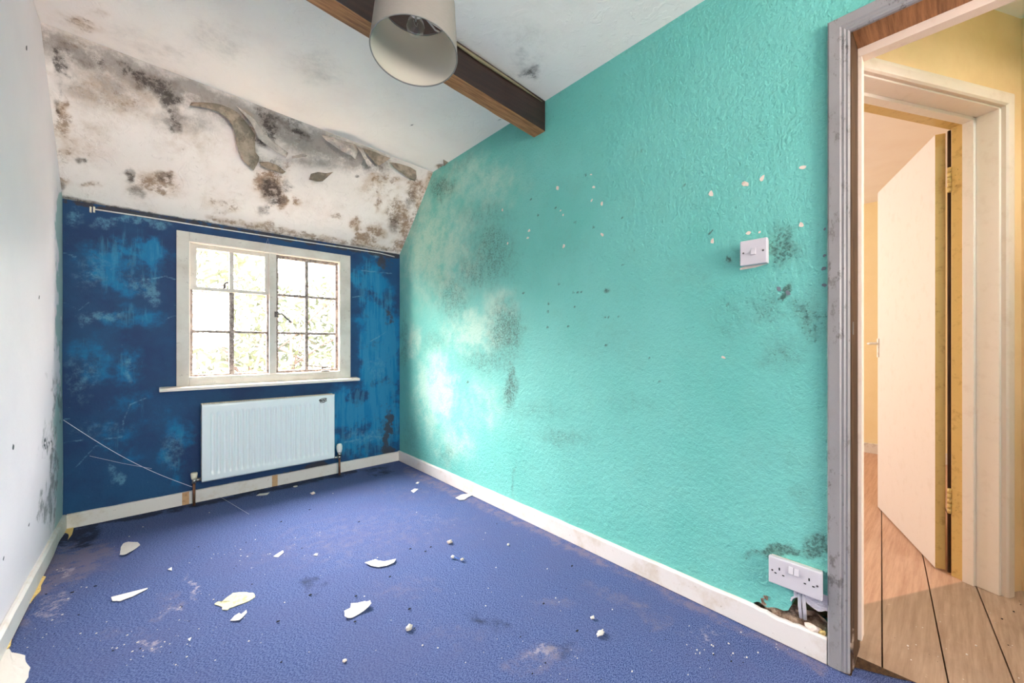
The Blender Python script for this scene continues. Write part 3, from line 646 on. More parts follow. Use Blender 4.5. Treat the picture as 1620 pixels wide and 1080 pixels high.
# left light: fixed lower panes, hinged vent above
mb = MB(); z1, z2 = 1.371, 1.094
mb.box((.152, yb0, .803), (.166, yb1, z1)); mb.box((.575, yb0 + .001, .803), (.588, yb1, z1)); mb.box((.166, yb0, .803), (.575, yb1, .815)); mb.box((.358, yb0, .815), (.384, yb1 - .002, z1 - .012)); mb.box((.166, yb0 + .002, z2 - .008), (.575, yb1 - .002, z2 + .008))
mb.build('fixed_light', M['bar'], win, bevel=.002)
vent = MB().box((.152, yb0 - .004, 1.362), (.588, yb1, 1.384)).box((.152, yb0 - .004, 1.384), (.186, yb1, 1.658)).box((.562, yb0 - .004, 1.384), (.588, yb1, 1.658)).box((.186, yb0 - .004, 1.632), (.562, yb1, 1.658)).box((.358, yb0, 1.384), (.383, yb1 - .002, 1.632)).build('vent_sash', M['win'], win, bevel=.002)
cas = MB().box((.632, yb0, .803), (.648, yb1, 1.658)).box((1.044, yb0, .803), (1.064, yb1, 1.658)).box((.648, yb0, .803), (1.044, yb1, .822)).box((.648, yb0, 1.636), (1.044, yb1, 1.658)).box((.826, yb0 + .002, .822), (.848, yb1 - .002, 1.636)).box((.648, yb0 + .004, z1 - .009), (.826, yb1 - .004, z1 + .009)).box((.848, yb0 + .004, z1 - .009), (1.044, yb1 - .004, z1 + .009)).box((.648, yb0 + .004, z2 - .009), (.826, yb1 - .004, z2 + .009)).box((.848, yb0 + .004, z2 - .009), (1.044, yb1 - .004, z2 + .009)).build('casement_sash', M['bar'], win, bevel=.002)
mb = MB(); mb.box((.150, YF + .031, .80), (.588, YF + .034, 1.66)); mb.box((.632, YF + .031, .80), (1.066, YF + .034, 1.66)); mb.build('glass', M['glass'], win)
# sill
mb = MB(); mb.prism([(.0, YF - .075, .722), (0, YF - .078, .742), (0, YF - .0, .748), (0, YF - .0, .722)], (1.2, 0, 0)); o = mb.build('window_sill', M['warmframe'], win, bevel=.004); o.location.x += .005
# casement fastener, stay, vent catch
y_ = YF - .012
h0 = onY(438, 497, YF - .02); h1 = onY(446, 496, YF - .03); h2 = onY(452, 502, YF - .03); h3 = onY(461, 510, YF - .03)
mb = MB(); mb.tube([h0 + Vector((0, .012, 0)), h0, h1, h2, h3], [.008, .009, .006, .007, .009], 8); mb.box((h0.x - .012, YF - .012, h0.z - .02), (h0.x + .012, YF - .003, h0.z + .02))
mb.build('casement_handle', M['iron'], win, bevel=.001)
a, b, c = onY(457, 577, YF - .012), onY(515, 580, YF - .012), onY(528, 583, YF - .012)
mb = MB(); mb.tube([a + Vector((0, 0, .012)), a, b, c], .004, 8); mb.tube([b + Vector((-.03, .0, -.012)), b + Vector((0, 0, -.002)), b + Vector((.02, 0, .0))], .007, 8); mb.box((b.x - .03, YF - .018, .803), (b.x + .03, YF - .0, .812)); mb.build('casement_stay', M['bar'], win)
a, b, c = onY(355, 455, YF - .01), onY(356, 448, YF - .03), onY(361, 446, YF - .035)
mb = MB(); mb.tube([a + Vector((0, .03, 0)), a, b, c], [.007, .007, .006, .004], 8); mb.build('vent_catch', M['iron'], win)

# ------------------------------------------------------------------ outside the window
mb = MB(); bm = mb.bm; gg = []
for i in range(31):
    row = []
    for j in range(21):
        x = -14 + 28 * i / 30; t = j / 20; y = 4.2 + 12 * t; row.append(bm.verts.new((x, y, -2.4 + 3.2 * min(1, t * 1.4) ** 1.3 + .25 * mnoise.noise(Vector((x * .6, y * .6, 0))))))
    gg.append(row)
for i in range(30):
    for j in range(20): bm.faces.new((gg[i][j], gg[i + 1][j], gg[i + 1][j + 1], gg[i][j + 1]))
tag(mb.build('garden_bank', M['grass'], smooth=True), 'pale overexposed grassy bank outside the window', 'bank', kind='stuff')
rnp = np.random.default_rng(5); NL = 46000
P = np.stack([rnp.uniform(-5, 7, NL), rnp.uniform(6.2, 8.6, NL), rnp.uniform(-1.2, 3.1, NL)], 1)
keep = np.array([mnoise.noise(Vector((p[0] * 1.1, p[1] * 1.1, p[2] * 1.1))) > -.22 and p[2] < 2.3 + .7 * mnoise.noise(Vector((p[0] * .9, 0, 0))) for p in P]); P = P[keep]; n = len(P)
d1 = rnp.normal(size=(n, 3)); d1 /= np.linalg.norm(d1, axis=1)[:, None]; d2 = np.cross(d1, rnp.normal(size=(n, 3))); d2 /= np.linalg.norm(d2, axis=1)[:, None]
L = rnp.uniform(.05, .11, n)[:, None]; vv = np.stack([P - d1 * L, P + d2 * L * .35, P + d1 * L, P - d2 * L * .35], 1).reshape(-1, 3)
me = bpy.data.meshes.new('shrub_leaves'); me.from_pydata(vv.tolist(), [], [(4 * i, 4 * i + 1, 4 * i + 2, 4 * i + 3) for i in range(n)])
tag(link('shrub_foliage', me, M['leaf']), 'pale tangled shrubbery seen bleached through the window panes', 'shrub', kind='stuff')
mb = MB(); r3 = random.Random(9)
for i in range(70):
    x, y = r3.uniform(-4, 6), r3.uniform(6.0, 8.0); p = Vector((x, y, r3.uniform(-2.2, 0))); pts = [p.copy()]; dx = r3.uniform(-.5, .5)
    for s_ in range(7): p = p + Vector((dx + r3.uniform(-.2, .2), r3.uniform(-.1, .1), r3.uniform(.3, .55))); dx *= 1.1; pts.append(p.copy())
    mb.tube(pts, [r3.uniform(.02, .04) * (1 - q / 9) for q in range(8)], 5)
tag(mb.build('shrub_branches', M['twig']), 'bare pale branches of the shrubbery outside window', 'branches', kind='stuff')

# ------------------------------------------------------------------ radiator
rx0, rx1, rz0, rz1, rf = .203, 1.003, .142, .632, YF - .10
rad = empty('radiator', (.603, YF - .07, rz0)); tag(rad, 'white convector panel radiator on the blue wall below the window', 'radiator')
bm = bmesh.new(); nx, nz = 330, 60; nr = 23
def rad_y(x, z):
    ix = (x - rx0 - .04) / (rx1 - rx0 - .08); ez = min((z - rz0 - .035) / .03, (rz1 - .045 - z) / .03)
    m = max(0, min(1, ez)); m = m * m * (3 - 2 * m)
    if not 0 <= ix <= 1: m = 0
    w = math.cos(2 * math.pi * ix * nr); w = max(-1, min(1, w * 1.8))
    ed = min(x - rx0, rx1 - x, z - rz0, rz1 - z); rr = .006; c_ = rr - math.sqrt(max(0, rr * rr - (rr - min(rr, ed)) ** 2))
    return rf + c_ + m * .0075 * (.5 - .5 * w)
g = [[bm.verts.new((rx0 + (rx1 - rx0) * i / nx, rad_y(rx0 + (rx1 - rx0) * i / nx, rz0 + (rz1 - rz0) * j / nz), rz0 + (rz1 - rz0) * j / nz)) for j in range(nz + 1)] for i in range(nx + 1)]
for i in range(nx):
    for j in range(nz): bm.faces.new((g[i][j], g[i + 1][j], g[i + 1][j + 1], g[i][j + 1]))
me = bpy.data.meshes.new('front_panel'); bm.to_mesh(me); bm.free(); link('front_panel', me, M['rad'], rad, smooth=True, solid=.004)
MB().box((rx0 + .01, YF - .047, rz0 + .01), (rx1 - .01, YF - .035, rz1 - .01)).build('rear_panel', M['rad'], rad, bevel=.003)
mb = MB(); mb.box((rx0, rf + .008, rz1 - .004), (rx1, rf + .016, rz1 + .001)); mb.box((rx0, YF - .04, rz1 - .004), (rx1, YF - .032, rz1 + .001))
for i in range(60): x = rx0 + .006 + (rx1 - rx0 - .012) * i / 59; mb.box((x - .002, rf + .016, rz1 - .003), (x + .002, YF - .04, rz1))
mb.build('top_grille', M['cream'], rad)
for x in (rx0, rx1 - .003): MB().box((x, rf + .006, rz0 + .012), (x + .003, YF - .032, rz1 - .004)).build('side_panel', M['cream'] if x == rx0 else M['rad'], rad, bevel=.001)
for x in (rx0 + .12, rx1 - .12): MB().box((x - .015, YF - .035, rz0 + .03), (x + .015, YF - .001, rz1 - .05)).build('wall_bracket', M['chrome'], rad)
mb = MB()  # small dark scrawled badge
c = onY(511, 633, rf - .002)
BS = 1.25
for dx, dz, an, sx, sz in ((0, .006, .15, .021, .006), (0, -.003, -.12, .021, .006), (-.002, -.010, .1, .015, .006), (.0, .002, .3, .018, .004)):
    sx *= BS; sz *= BS; pts = [(c.x + dx + sx * math.cos(t) * math.cos(an) - sz * math.sin(t) * math.sin(an), rf - .001, c.z + dz + sx * math.cos(t) * math.sin(an) + sz * math.sin(t) * math.cos(an)) for t in np.linspace(0, 2 * math.pi, 25)]
    mb.tube(pts, .0017, 6, cap=False)
mb.build('badge', M['black'], rad)['label'] = 'black looped badge in top right corner'
# valves
def valve(px, trv):
    yv = YF - .07; x = onY(px, 750, yv).x
    zc = onY(px, 752 if not trv else 714, yv).z
    if not trv:
        v = MB(); v.tube([(x, yv, zc - .048), (x, yv, zc - .020)], .011, 12); v.tube([(x, yv, zc - .03), (rx0 + .004, yv, zc - .03)], .010, 10); v.tube([(x + .012, yv, zc - .03), (x + .024, yv, zc - .03)], .013, 6)
        vo = v.build('lockshield_valve', M['chrome'], rad)
        MB().tube([(x, yv, zc - .022), (x, yv, zc - .018), (x, yv, zc + .012), (x, yv, zc + .018)], [.013, .0155, .018, .016], 14).build('valve_cap', M['cream'], vo)
        MB().tube([(x, yv, zc - .046), (x, yv, .0005)], .0078, 12).build('pipe', M['copper'], rad)
    else:
        v = MB(); v.tube([(x, yv, zc - .055), (x, yv, zc - .03)], .012, 12); v.tube([(x, yv, zc - .04), (rx1 - .004, yv, zc - .04)], .010, 10); v.tube([(x, yv, zc - .03), (x, yv, zc - .008)], .014, 12)
        vo = v.build('thermostatic_valve', M['chrome'], rad)
        MB().tube([(x, yv, zc - .010), (x, yv, zc), (x, yv, zc + .02), (x, yv, zc + .045), (x, yv, zc + .058), (x, yv, zc + .062)], [.012, .017, .021, .021, .016, .008], 16).build('valve_head', M['white_gloss'], vo)
        MB().tube([(x, yv, zc - .053), (x, yv, .0005)], .0078, 12).build('pipe', M['copper'], rad)
valve(307, False); valve(537, True)

# ------------------------------------------------------------------ light switch and socket
def on(X, x, y): return onX(x, y, X)
sw = empty('light_switch', (XR, .461, 1.327)); tag(sw, 'white single rocker light switch on the turquoise wall', 'light switch')
X1 = 1.540
MB().box((1.556, .424, 1.286), (XR, .500, 1.368)).build('back_box', M['oldplastic'], sw, bevel=.002)
MB().box((X1, .419, 1.2835), (1.558, .503, 1.3705)).build('face_plate', M['plastic'], sw, bevel=.003)
MB().prism([(X1 + .001, .452, 1.316), (X1 - .007, .452, 1.317), (X1 - .001, .452, 1.3405), (X1 + .001, .452, 1.341)], (0, .015, 0)).build('rocker', M['plastic'], sw, bevel=.001)
for yy in (.4305, .4915): MB().tube([(X1 - .0012, yy, 1.327), (X1 + .002, yy, 1.327)], .0031, 14).build('screw', M['iron'], sw)

X2 = 1.550
pz1, pz0 = on(X2, 1215.5, 878).z, on(X2, 1215.5, 919.5).z; py1, py0 = on(X2, 1215.5, 900).y, on(X2, 1300.5, 930).y
so = empty('double_socket', (XR, (py0 + py1) / 2, pz0)); tag(so, 'white double plug socket above hole in plaster beside door frame', 'socket')
MB().box((1.566, py0 + .003, pz0 + .003), (XR, py1 - .003, pz1 - .003)).build('back_box', M['oldplastic'], so, bevel=.002)
MB().box((X2, py0, pz0), (1.568, py1, pz1)).build('face_plate', M['plastic'], so, bevel=.0035)
Wd, Hg = py1 - py0, pz1 - pz0
def sp_(fx_, fz_): return py1 - fx_ * Wd, pz0 + fz_ * Hg       # fx from the left in the photo
for fx_ in (.445, .545):
    a, b = sp_(fx_, .72); MB().prism([(X2 + .001, a - .0065, b - .011), (X2 - .006, a - .0065, b - .010), (X2 - .001, a - .0065, b + .0115), (X2 + .001, a - .0065, b + .012)], (0, .013, 0)).build('rocker', M['plastic'], so, bevel=.0008)
for fx_ in (.08, .92): a, b = sp_(fx_, .5); MB().tube([(X2 - .001, a, b), (X2 + .002, a, b)], .003, 14).build('screw', M['iron'], so)
for cxx in (.22, .775):
    mb = MB(); a, b = sp_(cxx, .62); mb.box((X2 - .0004, a - .002, b - .004), (X2 + .002, a + .002, b + .005))
    for s_ in (-1, 1): mb.box((X2 - .0004, a - .011 * s_ - .0032, b - .019), (X2 + .002, a - .011 * s_ + .0032, b - .015))
    mb.build('pin_holes', M['hole'], so)
for dy in (0, .0105):
    p0 = Vector((1.574, py0 + .052 + dy, pz0 + .004)); pts = [p0, p0 + Vector((.001, .001, -.03)), p0 + Vector((.004, -.001 + dy * .2, -.06)), p0 + Vector((.012, -.001, -.10))]
    MB().tube(pts, .0052, 10).build('cable', M['plastic'], so)
# lumps of fallen plaster resting behind the skirting
mb = MB(); mb.ball((XR - .003, .300, .089), .018, (.6, 1.2, .6), lump=.6, seed=3); tag(mb.build('plaster_lump', M['plaster']), 'cream plaster lump wedged below the double socket cables on the skirting', 'plaster lump', 'plaster lumps on the skirting')
mb = MB(); mb.ball((XR - .004, .275, .086), .011, (.7, 1, .8), lump=.6, seed=5); tag(mb.build('plaster_lump', M['foam']), 'small orange tan plaster lump against the door frame foot on the skirting', 'plaster lump', 'plaster lumps on the skirting')

# ------------------------------------------------------------------ bedroom doorway
d1 = struct(empty('door_1', (XR, .2, 0)))
aw = .053; ay = .260; az = 2.012
def arch_profile():   # moulded architrave, depth from wall by distance from the outer edge
    return [(0, 0), (0, .016), (.004, .019), (.030, .019), (.034, .016), (.040, .017), (.044, .014), (.049, .015), (.053, .009), (.053, 0)]
def sweep(path, prof, fn):
    mb = MB(); bm = mb.bm; rings = [[bm.verts.new(fn(st, a, b)) for a, b in prof] for st in path]
    for A, Bq in zip(rings, rings[1:]):
        for j in range(len(prof)): bm.faces.new((A[j], A[(j + 1) % len(prof)], Bq[(j + 1) % len(prof)], Bq[j]))
    bm.faces.new(rings[0]); bm.faces.new(rings[-1][::-1]); return mb
y2 = DY0 - aw
sweep([0, 1], arch_profile(), lambda s_, a, b: (XR - b, ay - a, 0.0 if s_ == 0 else az - a)).build('architrave_leg', M['frame'], d1)
sweep([0, 1], arch_profile(), lambda s_, a, b: (XR - b, (ay - a) if s_ == 0 else (y2 + a), az - a)).build('architrave_head', M['frame'], d1)
sweep([0, 1], arch_profile(), lambda s_, a, b: (XR - b, y2 + a, 0.0 if s_ == 0 else az - a)).build('architrave_leg', M['frame'], d1)
XH = 1.745
mb = MB(); mb.box((XR - .002, .2045, -.006), (XH, .230, 1.999)); mb.box((XR - .002, DY0 - .02, -.006), (XH, DY0, 1.999)); mb.build('door_lining', M['darkwood'], d1, bevel=.001)
MB().box((XR - .002, DY0 + .0005, 1.966), (XH, .2043, 1.999)).build('lining_head', M['oak'], d1, bevel=.001)
mb = MB(); mb.box((1.694, .1935, .045), (1.736, .2044, 1.9370)); mb.build('door_stop', M['archdirty'], d1, bevel=.001)
MB().box((1.694, DY0 + .001, 1.938), (1.736, .2043, 1.9655)).build('door_stop', M['archdirty'], d1, bevel=.001)
MB().box((1.592, .2035, 1.035), (1.618, .2050, 1.075)).build('strike_plate', M['iron'], d1, bevel=.0005)['label'] = 'small dark metal strike plate'

# ------------------------------------------------------------------ hall and far room
P0 = Vector((2.569, -.034, 0)); av = Vector((.892, -.452, 0)).normalized(); nv_ = Vector((av.y, -av.x, 0))
if nv_.dot(-P0) < 0: nv_ = -nv_
HM = Matrix(((av.x, nv_.x, 0, P0.x), (av.y, nv_.y, 0, P0.y), (0, 0, 1, 0), (0, 0, 0, 1)))     # local s, t, z
def hb(name, s0, s1, t0, t1, z0, z1, m, par=None, bevel=.002, st=False):
    o = MB().box((s0, t0, z0), (s1, t1, z1), mat=HM).build(name, m, par, bevel=bevel)
    return struct(o) if st else o
TC = .103; zt = 2.36; so0 = -.775; fz = -.009
mb = MB(); mb.box((-.905, -.05, fz), (so0 - .03, TC, zt), mat=HM); mb.box((so0 - .03, -.05, 1.99), (.035, TC, zt), mat=HM); mb.box((.035, -.05, fz), (2.9, TC, zt), mat=HM)
struct(mb.build('wall_hall', M['yellow']))
mb = MB(); mb.box((.147, TC, fz), (.22, 2.2, zt), mat=HM); struct(mb.build('wall_hall_side', M['yellow']))
struct(MB().box((XH, .262, fz), (XH + .02, YF, zt)).build('wall_hall_near', M['paleyellow']))
struct(MB().box((5.0, -1.6, fz), (5.1, 3.3, zt)).build('wall_far_room', M['paleyellow']))
struct(MB().box((XH, 3.24, fz), (5.1, 3.34, zt)).build('wall_far_room_side', M['paleyellow']))
struct(MB().box((XH - .005, -2.2, zt - .01), (5.1, 3.34, zt + .05)).build('ceiling_hall', M['hallceil']))
struct(MB().box((XR, -2.3, fz), (5.1, -2.2, zt)).build('wall_hall_end', M['yellow']))
struct(MB().box((4.983, -1.6, -.0085), (4.9995, 3.24, .085)).build('baseboard_far_room', M['trim'], bevel=.002))
d2 = struct(empty('door_2', tuple(P0)))
zr = 1.958
hb('lining_leg', .004, .034, .036, TC + .001, -.0085, zr, M['warmframe'], d2)
hb('lining_leg', so0 - .03, so0, -.05, TC + .001, -.0085, zr, M['warmframe'], d2)
hb('lining_head', so0 - .03, .034, .036, TC + .001, zr, zr + .03, M['warmframe'], d2)
hb('rebate', .001, .034, -.040, .0, -.0085, zr + .0, M['yellowgloss'], d2)
hb('rebate_head', so0 - .03, .034, -.05, .0, 1.953, zr + .03, M['yellowgloss'], d2)
hb('door_stop', -.010, .034, .0, .036, -.0085, zr, M['warmframe'], d2)
hb('door_stop', so0, -.0105, .0, .036, zr - .012, zr + .03, M['warmframe'], d2)
prof = [(0, 0), (0, .014), (.006, .020), (.012, .021), (.035, .021), (.048, .017), (.056, .012), (.060, .008), (.060, 0)]
def hpt(s_, t, z): return HM @ Vector((s_, t, z))
sweep([0, 1], prof, lambda q, a, b: hpt(.016 + a, TC + b, fz + .0005 if q == 0 else zr + .006 + a)).build('architrave_leg', M['archdirty'], d2)
sweep([0, 1], prof, lambda q, a, b: hpt((.016 + a) if q == 0 else (so0 - .012 - a), TC + b, zr + .006 + a)).build('architrave_head', M['archdirty'], d2)
sweep([0, 1], prof, lambda q, a, b: hpt(so0 - .012 - a, TC + b, fz + .0005 if q == 0 else zr + .006 + a)).build('architrave_leg', M['archdirty'], d2)
# open leaf
A0 = Vector((2.606, .0496, 0)); ld = Vector((.728, .258, 0)).normalized(); ln = Vector((ld.y, -ld.x, 0)); LM = Matrix(((ld.x, ln.x, 0, A0.x), (ld.y, ln.y, 0, A0.y), (0, 0, 1, 0), (0, 0, 0, 1)))
leaf = MB().box((.001, 0, 0), (.772, .034, 1.951), mat=LM); leaf.bm.faces.ensure_lookup_table()
for f in leaf.bm.faces:
    if (f.calc_center_median() - (A0 + Vector((0, 0, .97)) + ln * .018)).length < .06: f.material_index = 1
lf = leaf.build('door_leaf', [M['door'], M['yellowgloss']], d2, bevel=.0015); lf['label'] = 'plain white door leaf standing open with ochre edge'
mb = MB(); mb.box((.725, -.006, .90), (.765, 0, 1.07), mat=LM); mb.tube([LM @ Vector((.745, -.003, 1.03)), LM @ Vector((.745, -.045, 1.03))], .009, 10); mb.tube([LM @ Vector((.745, -.04, 1.03)), LM @ Vector((.72, -.045, 1.028)), LM @ Vector((.65, -.045, 1.022))], [.009, .010, .008], 10)
mb2 = MB(); mb2.box((.72, .036, .90), (.762, .042, 1.07), mat=LM)
mb2.build('handle_plate', M['chrome'], lf); mb.bm.free()
mb = MB(); mb.box((.742, -.005, .93), (.770, -.0005, 1.045), mat=LM); q = LM @ Vector((.757, -.004, 1.015)); q2 = LM @ Vector((.757, -.035, 1.015)); q3 = LM @ Vector((.795, -.040, 1.014)); mb.tube([q, q2, q3], [.007, .008, .007], 10); mb.build('door_handle', M['trim'], lf)
# hinges
for zc in (1.73, .32):
    mb = MB(); hc = Vector((2.590, .006, zc))
    for i in range(5):
        z0_ = zc - .055 + i * .022; mb.tube([(hc.x, hc.y, z0_), (hc.x, hc.y, z0_ + .020)], .0075, 12)
    ho = mb.build('hinge', M['yellowgloss'], lf)
    mb = MB(); mb.box((-.0012, -.036, zc - .055), (.0015, -.003, zc + .055), mat=HM)
    for i, (t, dz) in enumerate(((-.018, .034), (-.026, .012), (-.014, -.012), (-.024, -.034))):
        c = hpt(-.002, t, zc + dz); mb.ball(c, .0045, (.5, .5, 1), 1)
    mb.build('hinge_leaf', M['yellowgloss'], ho)
# dark rod put in for the shade between leaf edge and rebate
mb = MB(); g0 = hpt(.012, -.052, 0); mb.tube([(g0.x, g0.y, 0), (g0.x, g0.y, 1.95)], .006, 6); mb.build('hinge_gap_shade', M['darkwood'], d2)

# ------------------------------------------------------------------ pendant lamp
C0 = Vector((.6264, 1.1775, 1.9562)); nL_ = Vector((.0814, .0798, 1)).normalized(); uL = Vector((0, 1, 0)).cross(nL_).normalized(); vL = nL_.cross(uL)
def lp(r, h, t): return C0 + nL_ * h + (uL * math.cos(t) + vL * math.sin(t)) * r
zc_ = cz(C0.x + nL_.x * .4)
top = Vector((C0.x + nL_.x * .30, C0.y + nL_.y * .30, cz(.65)))
lamp = empty('pendant_lamp', tuple(top)); tag(lamp, 'grey drum pendant lampshade with clear bulb hanging tilted before the beam', 'lamp')
mb = MB(); bm = mb.bm; NS = 96; HH = .195
def wallring(r0, r1, hs, mi):
    rings = [[bm.verts.new(lp(r0 + (r1 - r0) * h / HH, h, 2 * math.pi * i / NS)) for i in range(NS)] for h in hs]
    for A, Bq in zip(rings, rings[1:]):
        for i in range(NS): f = bm.faces.new((A[i], A[(i + 1) % NS], Bq[(i + 1) % NS], Bq[i])); f.material_index = mi; f.smooth = True
    return rings
ro = wallring(.140, .126, [0, .006, .012, .1, .183, .189, HH], 0); ri = wallring(.1382, .1242, [0, .1, HH], 1)
for A, Bq in ((ro[0], ri[0]), (ro[-1], ri[-1])):
    for i in range(NS): bm.faces.new((A[i], A[(i + 1) % NS], Bq[(i + 1) % NS], Bq[i]))
mb.build('lamp_shade', [M['shade'], M['shadein']], lamp)
rimm = plain('grey_rim', (120, 118, 116), .5)
for r, h in ((.1385, .002), (.1245, HH - .002)): MB().tube([lp(r, h, 2 * math.pi * i / 64) for i in range(65)], .0022, 6, cap=False).build('rim_wire', rimm, lamp)
hC = HH - .018
mb = MB()
for kx in range(3): t = 2 * math.pi * kx / 3 + .35; mb.tube([lp(.020, hC, t), lp(.1, hC, t), lp(.1235, HH - .004, t)], .0028, 8)
mb.tube([lp(.020, hC, 2 * math.pi * i / 24) for i in range(25)], .003, 6, cap=False); mb.build('shade_carrier', M['white_gloss'], lamp)
mb = MB(); mb.tube([lp(0, HH + .03, 0), lp(0, HH + .015, 0), lp(0, HH - .01, 0), lp(0, hC - .02, 0), lp(0, hC - .03, 0)], [.006, .014, .017, .019, .018], 20); holder = mb.build('lamp_holder', M['white_gloss'], lamp)
mb = MB(); zs_ = [(0, .012), (.008, .013), (.02, .018), (.035, .026), (.05, .030), (.065, .027), (.076, .018), (.082, .006), (.083, .0008)]
b0 = hC - .026
mb.tube([lp(0, b0 - z, 0) for z, r in zs_], [r for z, r in zs_], 28, cap=False); bulb = mb.build('light_bulb', M['bulb'], lamp)
mb = MB(); mb.tube([lp(0, b0, 0), lp(0, b0 - .03, 0)], [.005, .003], 8); mb.tube([lp(.008, b0 - .03, 0), lp(.006, b0 - .045, .4), lp(0, b0 - .047, 0), lp(.006, b0 - .045, 3.5), lp(.008, b0 - .03, 3.14)], .0006, 5); mb.build('filament', M['chrome'], bulb)
mb = MB(); mb.tube([lp(0, HH + .028, 0), top + Vector((.0, 0, -.08)), top + Vector((0, 0, -.02))], .0032, 8); mb.build('flex', M['plastic'], lamp)
mb = MB(); mb.tube([top + Vector((0, 0, -.032)), top + Vector((0, 0, -.026)), top + Vector((0, 0, -.004)), top + Vector((0, 0, -.0005))], [.015, .032, .037, .037], 24); mb.build('ceiling_rose', M['plastic'], lamp)

# ------------------------------------------------------------------ peeling paper on the slope
def flap(rows, lifts, name='peeling_paper', mats=('paperback', 'paperfront'), label=None):
    """rows: polylines across the flap from the attached edge to the free edge, each of equal length, in photo points on the slope"""
    bm = bmesh.new(); nseg = 14; nr_ = len(rows); grid = []
    for ri_ in np.linspace(0, nr_ - 1, (nr_ - 1) * 6 + 1):
        i = min(int(ri_), nr_ - 2); f = ri_ - i; row = []
        A, Bq = rows[i], rows[i + 1]; n = len(A)
        for t in np.linspace(0, n - 1, nseg):
            j = min(int(t), n - 2); g_ = t - j
            pa = [A[j][c] * (1 - g_) + A[j + 1][c] * g_ for c in (0, 1)]; pb = [Bq[j][c] * (1 - g_) + Bq[j + 1][c] * g_ for c in (0, 1)]
            px, py = pa[0] * (1 - f) + pb[0] * f, pa[1] * (1 - f) + pb[1] * f; L_ = lifts[i] * (1 - f) + lifts[i + 1] * f
            L_ *= 1.7 * (1 + .6 * mnoise.noise(Vector((px * .12, py * .12, 0))))
            base = on_slope(px, py); dd = (O0 - base).normalized(); nn_ = Vector((0, -.74, -.67))
            row.append(bm.verts.new(base + dd * ((L_ + .003) / max(.3, dd.dot(nn_)))))
        grid.append(row)
    for A, Bq in zip(grid, grid[1:]):
        for j in range(nseg - 1): bm.faces.new((A[j], A[j + 1], Bq[j + 1], Bq[j]))
    bmesh.ops.recalc_face_normals(bm, faces=bm.faces)
    me = bpy.data.meshes.new(name); bm.to_mesh(me); bm.free()
    o = link(name, me, M[mats[0]], slope, smooth=True); md = o.modifiers.new('t', 'SOLIDIFY'); md.thickness = .0008
    if label: o['label'] = label
    return o
# long curled tear running down from the left
flap([[(303, 162), (330, 162), (352, 166), (374, 176), (392, 196), (404, 214), (403, 240), (412, 250), (404, 264)],
      [(300, 167), (325, 170), (348, 178), (362, 190), (371, 205), (374, 228), (380, 248), (390, 260), (401, 270)]], [.004, .022], mats=('paperback',))
flap([[(372, 166), (400, 186), (415, 205), (430, 222), (448, 236), (456, 242)], [(396, 192), (402, 203), (408, 219), (424, 231), (440, 243), (453, 249)]], [.003, .018], mats=('paperfront',))
flap([[(410, 256), (425, 256), (440, 262), (452, 272)], [(413, 262), (426, 268), (438, 272), (447, 275)]], [.002, .02], mats=('paperback',))  # dark sheet put where the tear's triangular shadow falls
flap([[(492, 275), (503, 272), (516, 274), (527, 272)], [(489, 284), (500, 287), (510, 287), (517, 281)]], [.003, .022], mats=('paperback',))
flap([[(462, 247), (472, 245), (480, 243), (486, 246)], [(462, 251), (470, 250), (478, 248), (484, 248)]], [.002, .018], mats=('paperfront',))
# crumpled hanging folds by the crease
flap([[(508, 214), (524, 216), (540, 222), (562, 228)], [(516, 222), (532, 228), (548, 234), (566, 240)], [(536, 236), (548, 243), (556, 246), (562, 252)]], [.004, .030, .045], mats=('paperfront',))
flap([[(562, 228), (568, 232), (574, 236)], [(570, 240), (576, 244), (580, 248)], [(582, 262), (588, 264), (592, 262)]], [.006, .035, .05], mats=('paperfront',))
flap([[(574, 234), (592, 240), (606, 246), (618, 250)], [(578, 240), (594, 250), (602, 254), (612, 254)], [(588, 252), (594, 260), (600, 262), (606, 258)]], [.004, .02, .018], mats=('paperback',))
flap([[(616, 256), (632, 259), (648, 264), (658, 270)], [(622, 264), (636, 270), (650, 276), (659, 280)], [(630, 270), (640, 277), (650, 284), (657, 286)]], [.004, .022, .012], mats=('paperback',))
# scrap hanging from the flat ceiling by the turquoise wall
p1, p2, p3 = onZ(701, 250, cz(1.5)), onZ(714, 254, cz(1.5)), onZ(703, 264, cz(1.5))
mb = MB(); mb.prism([p1, p2, (p3.x + .01, p3.y, p3.z - .02), (p3.x, p3.y + .01, p3.z - .012)], (0.0005, .0005, .0006)); mb.build('peeling_scrap', M['paperback'], bpy.data.objects['ceiling'])

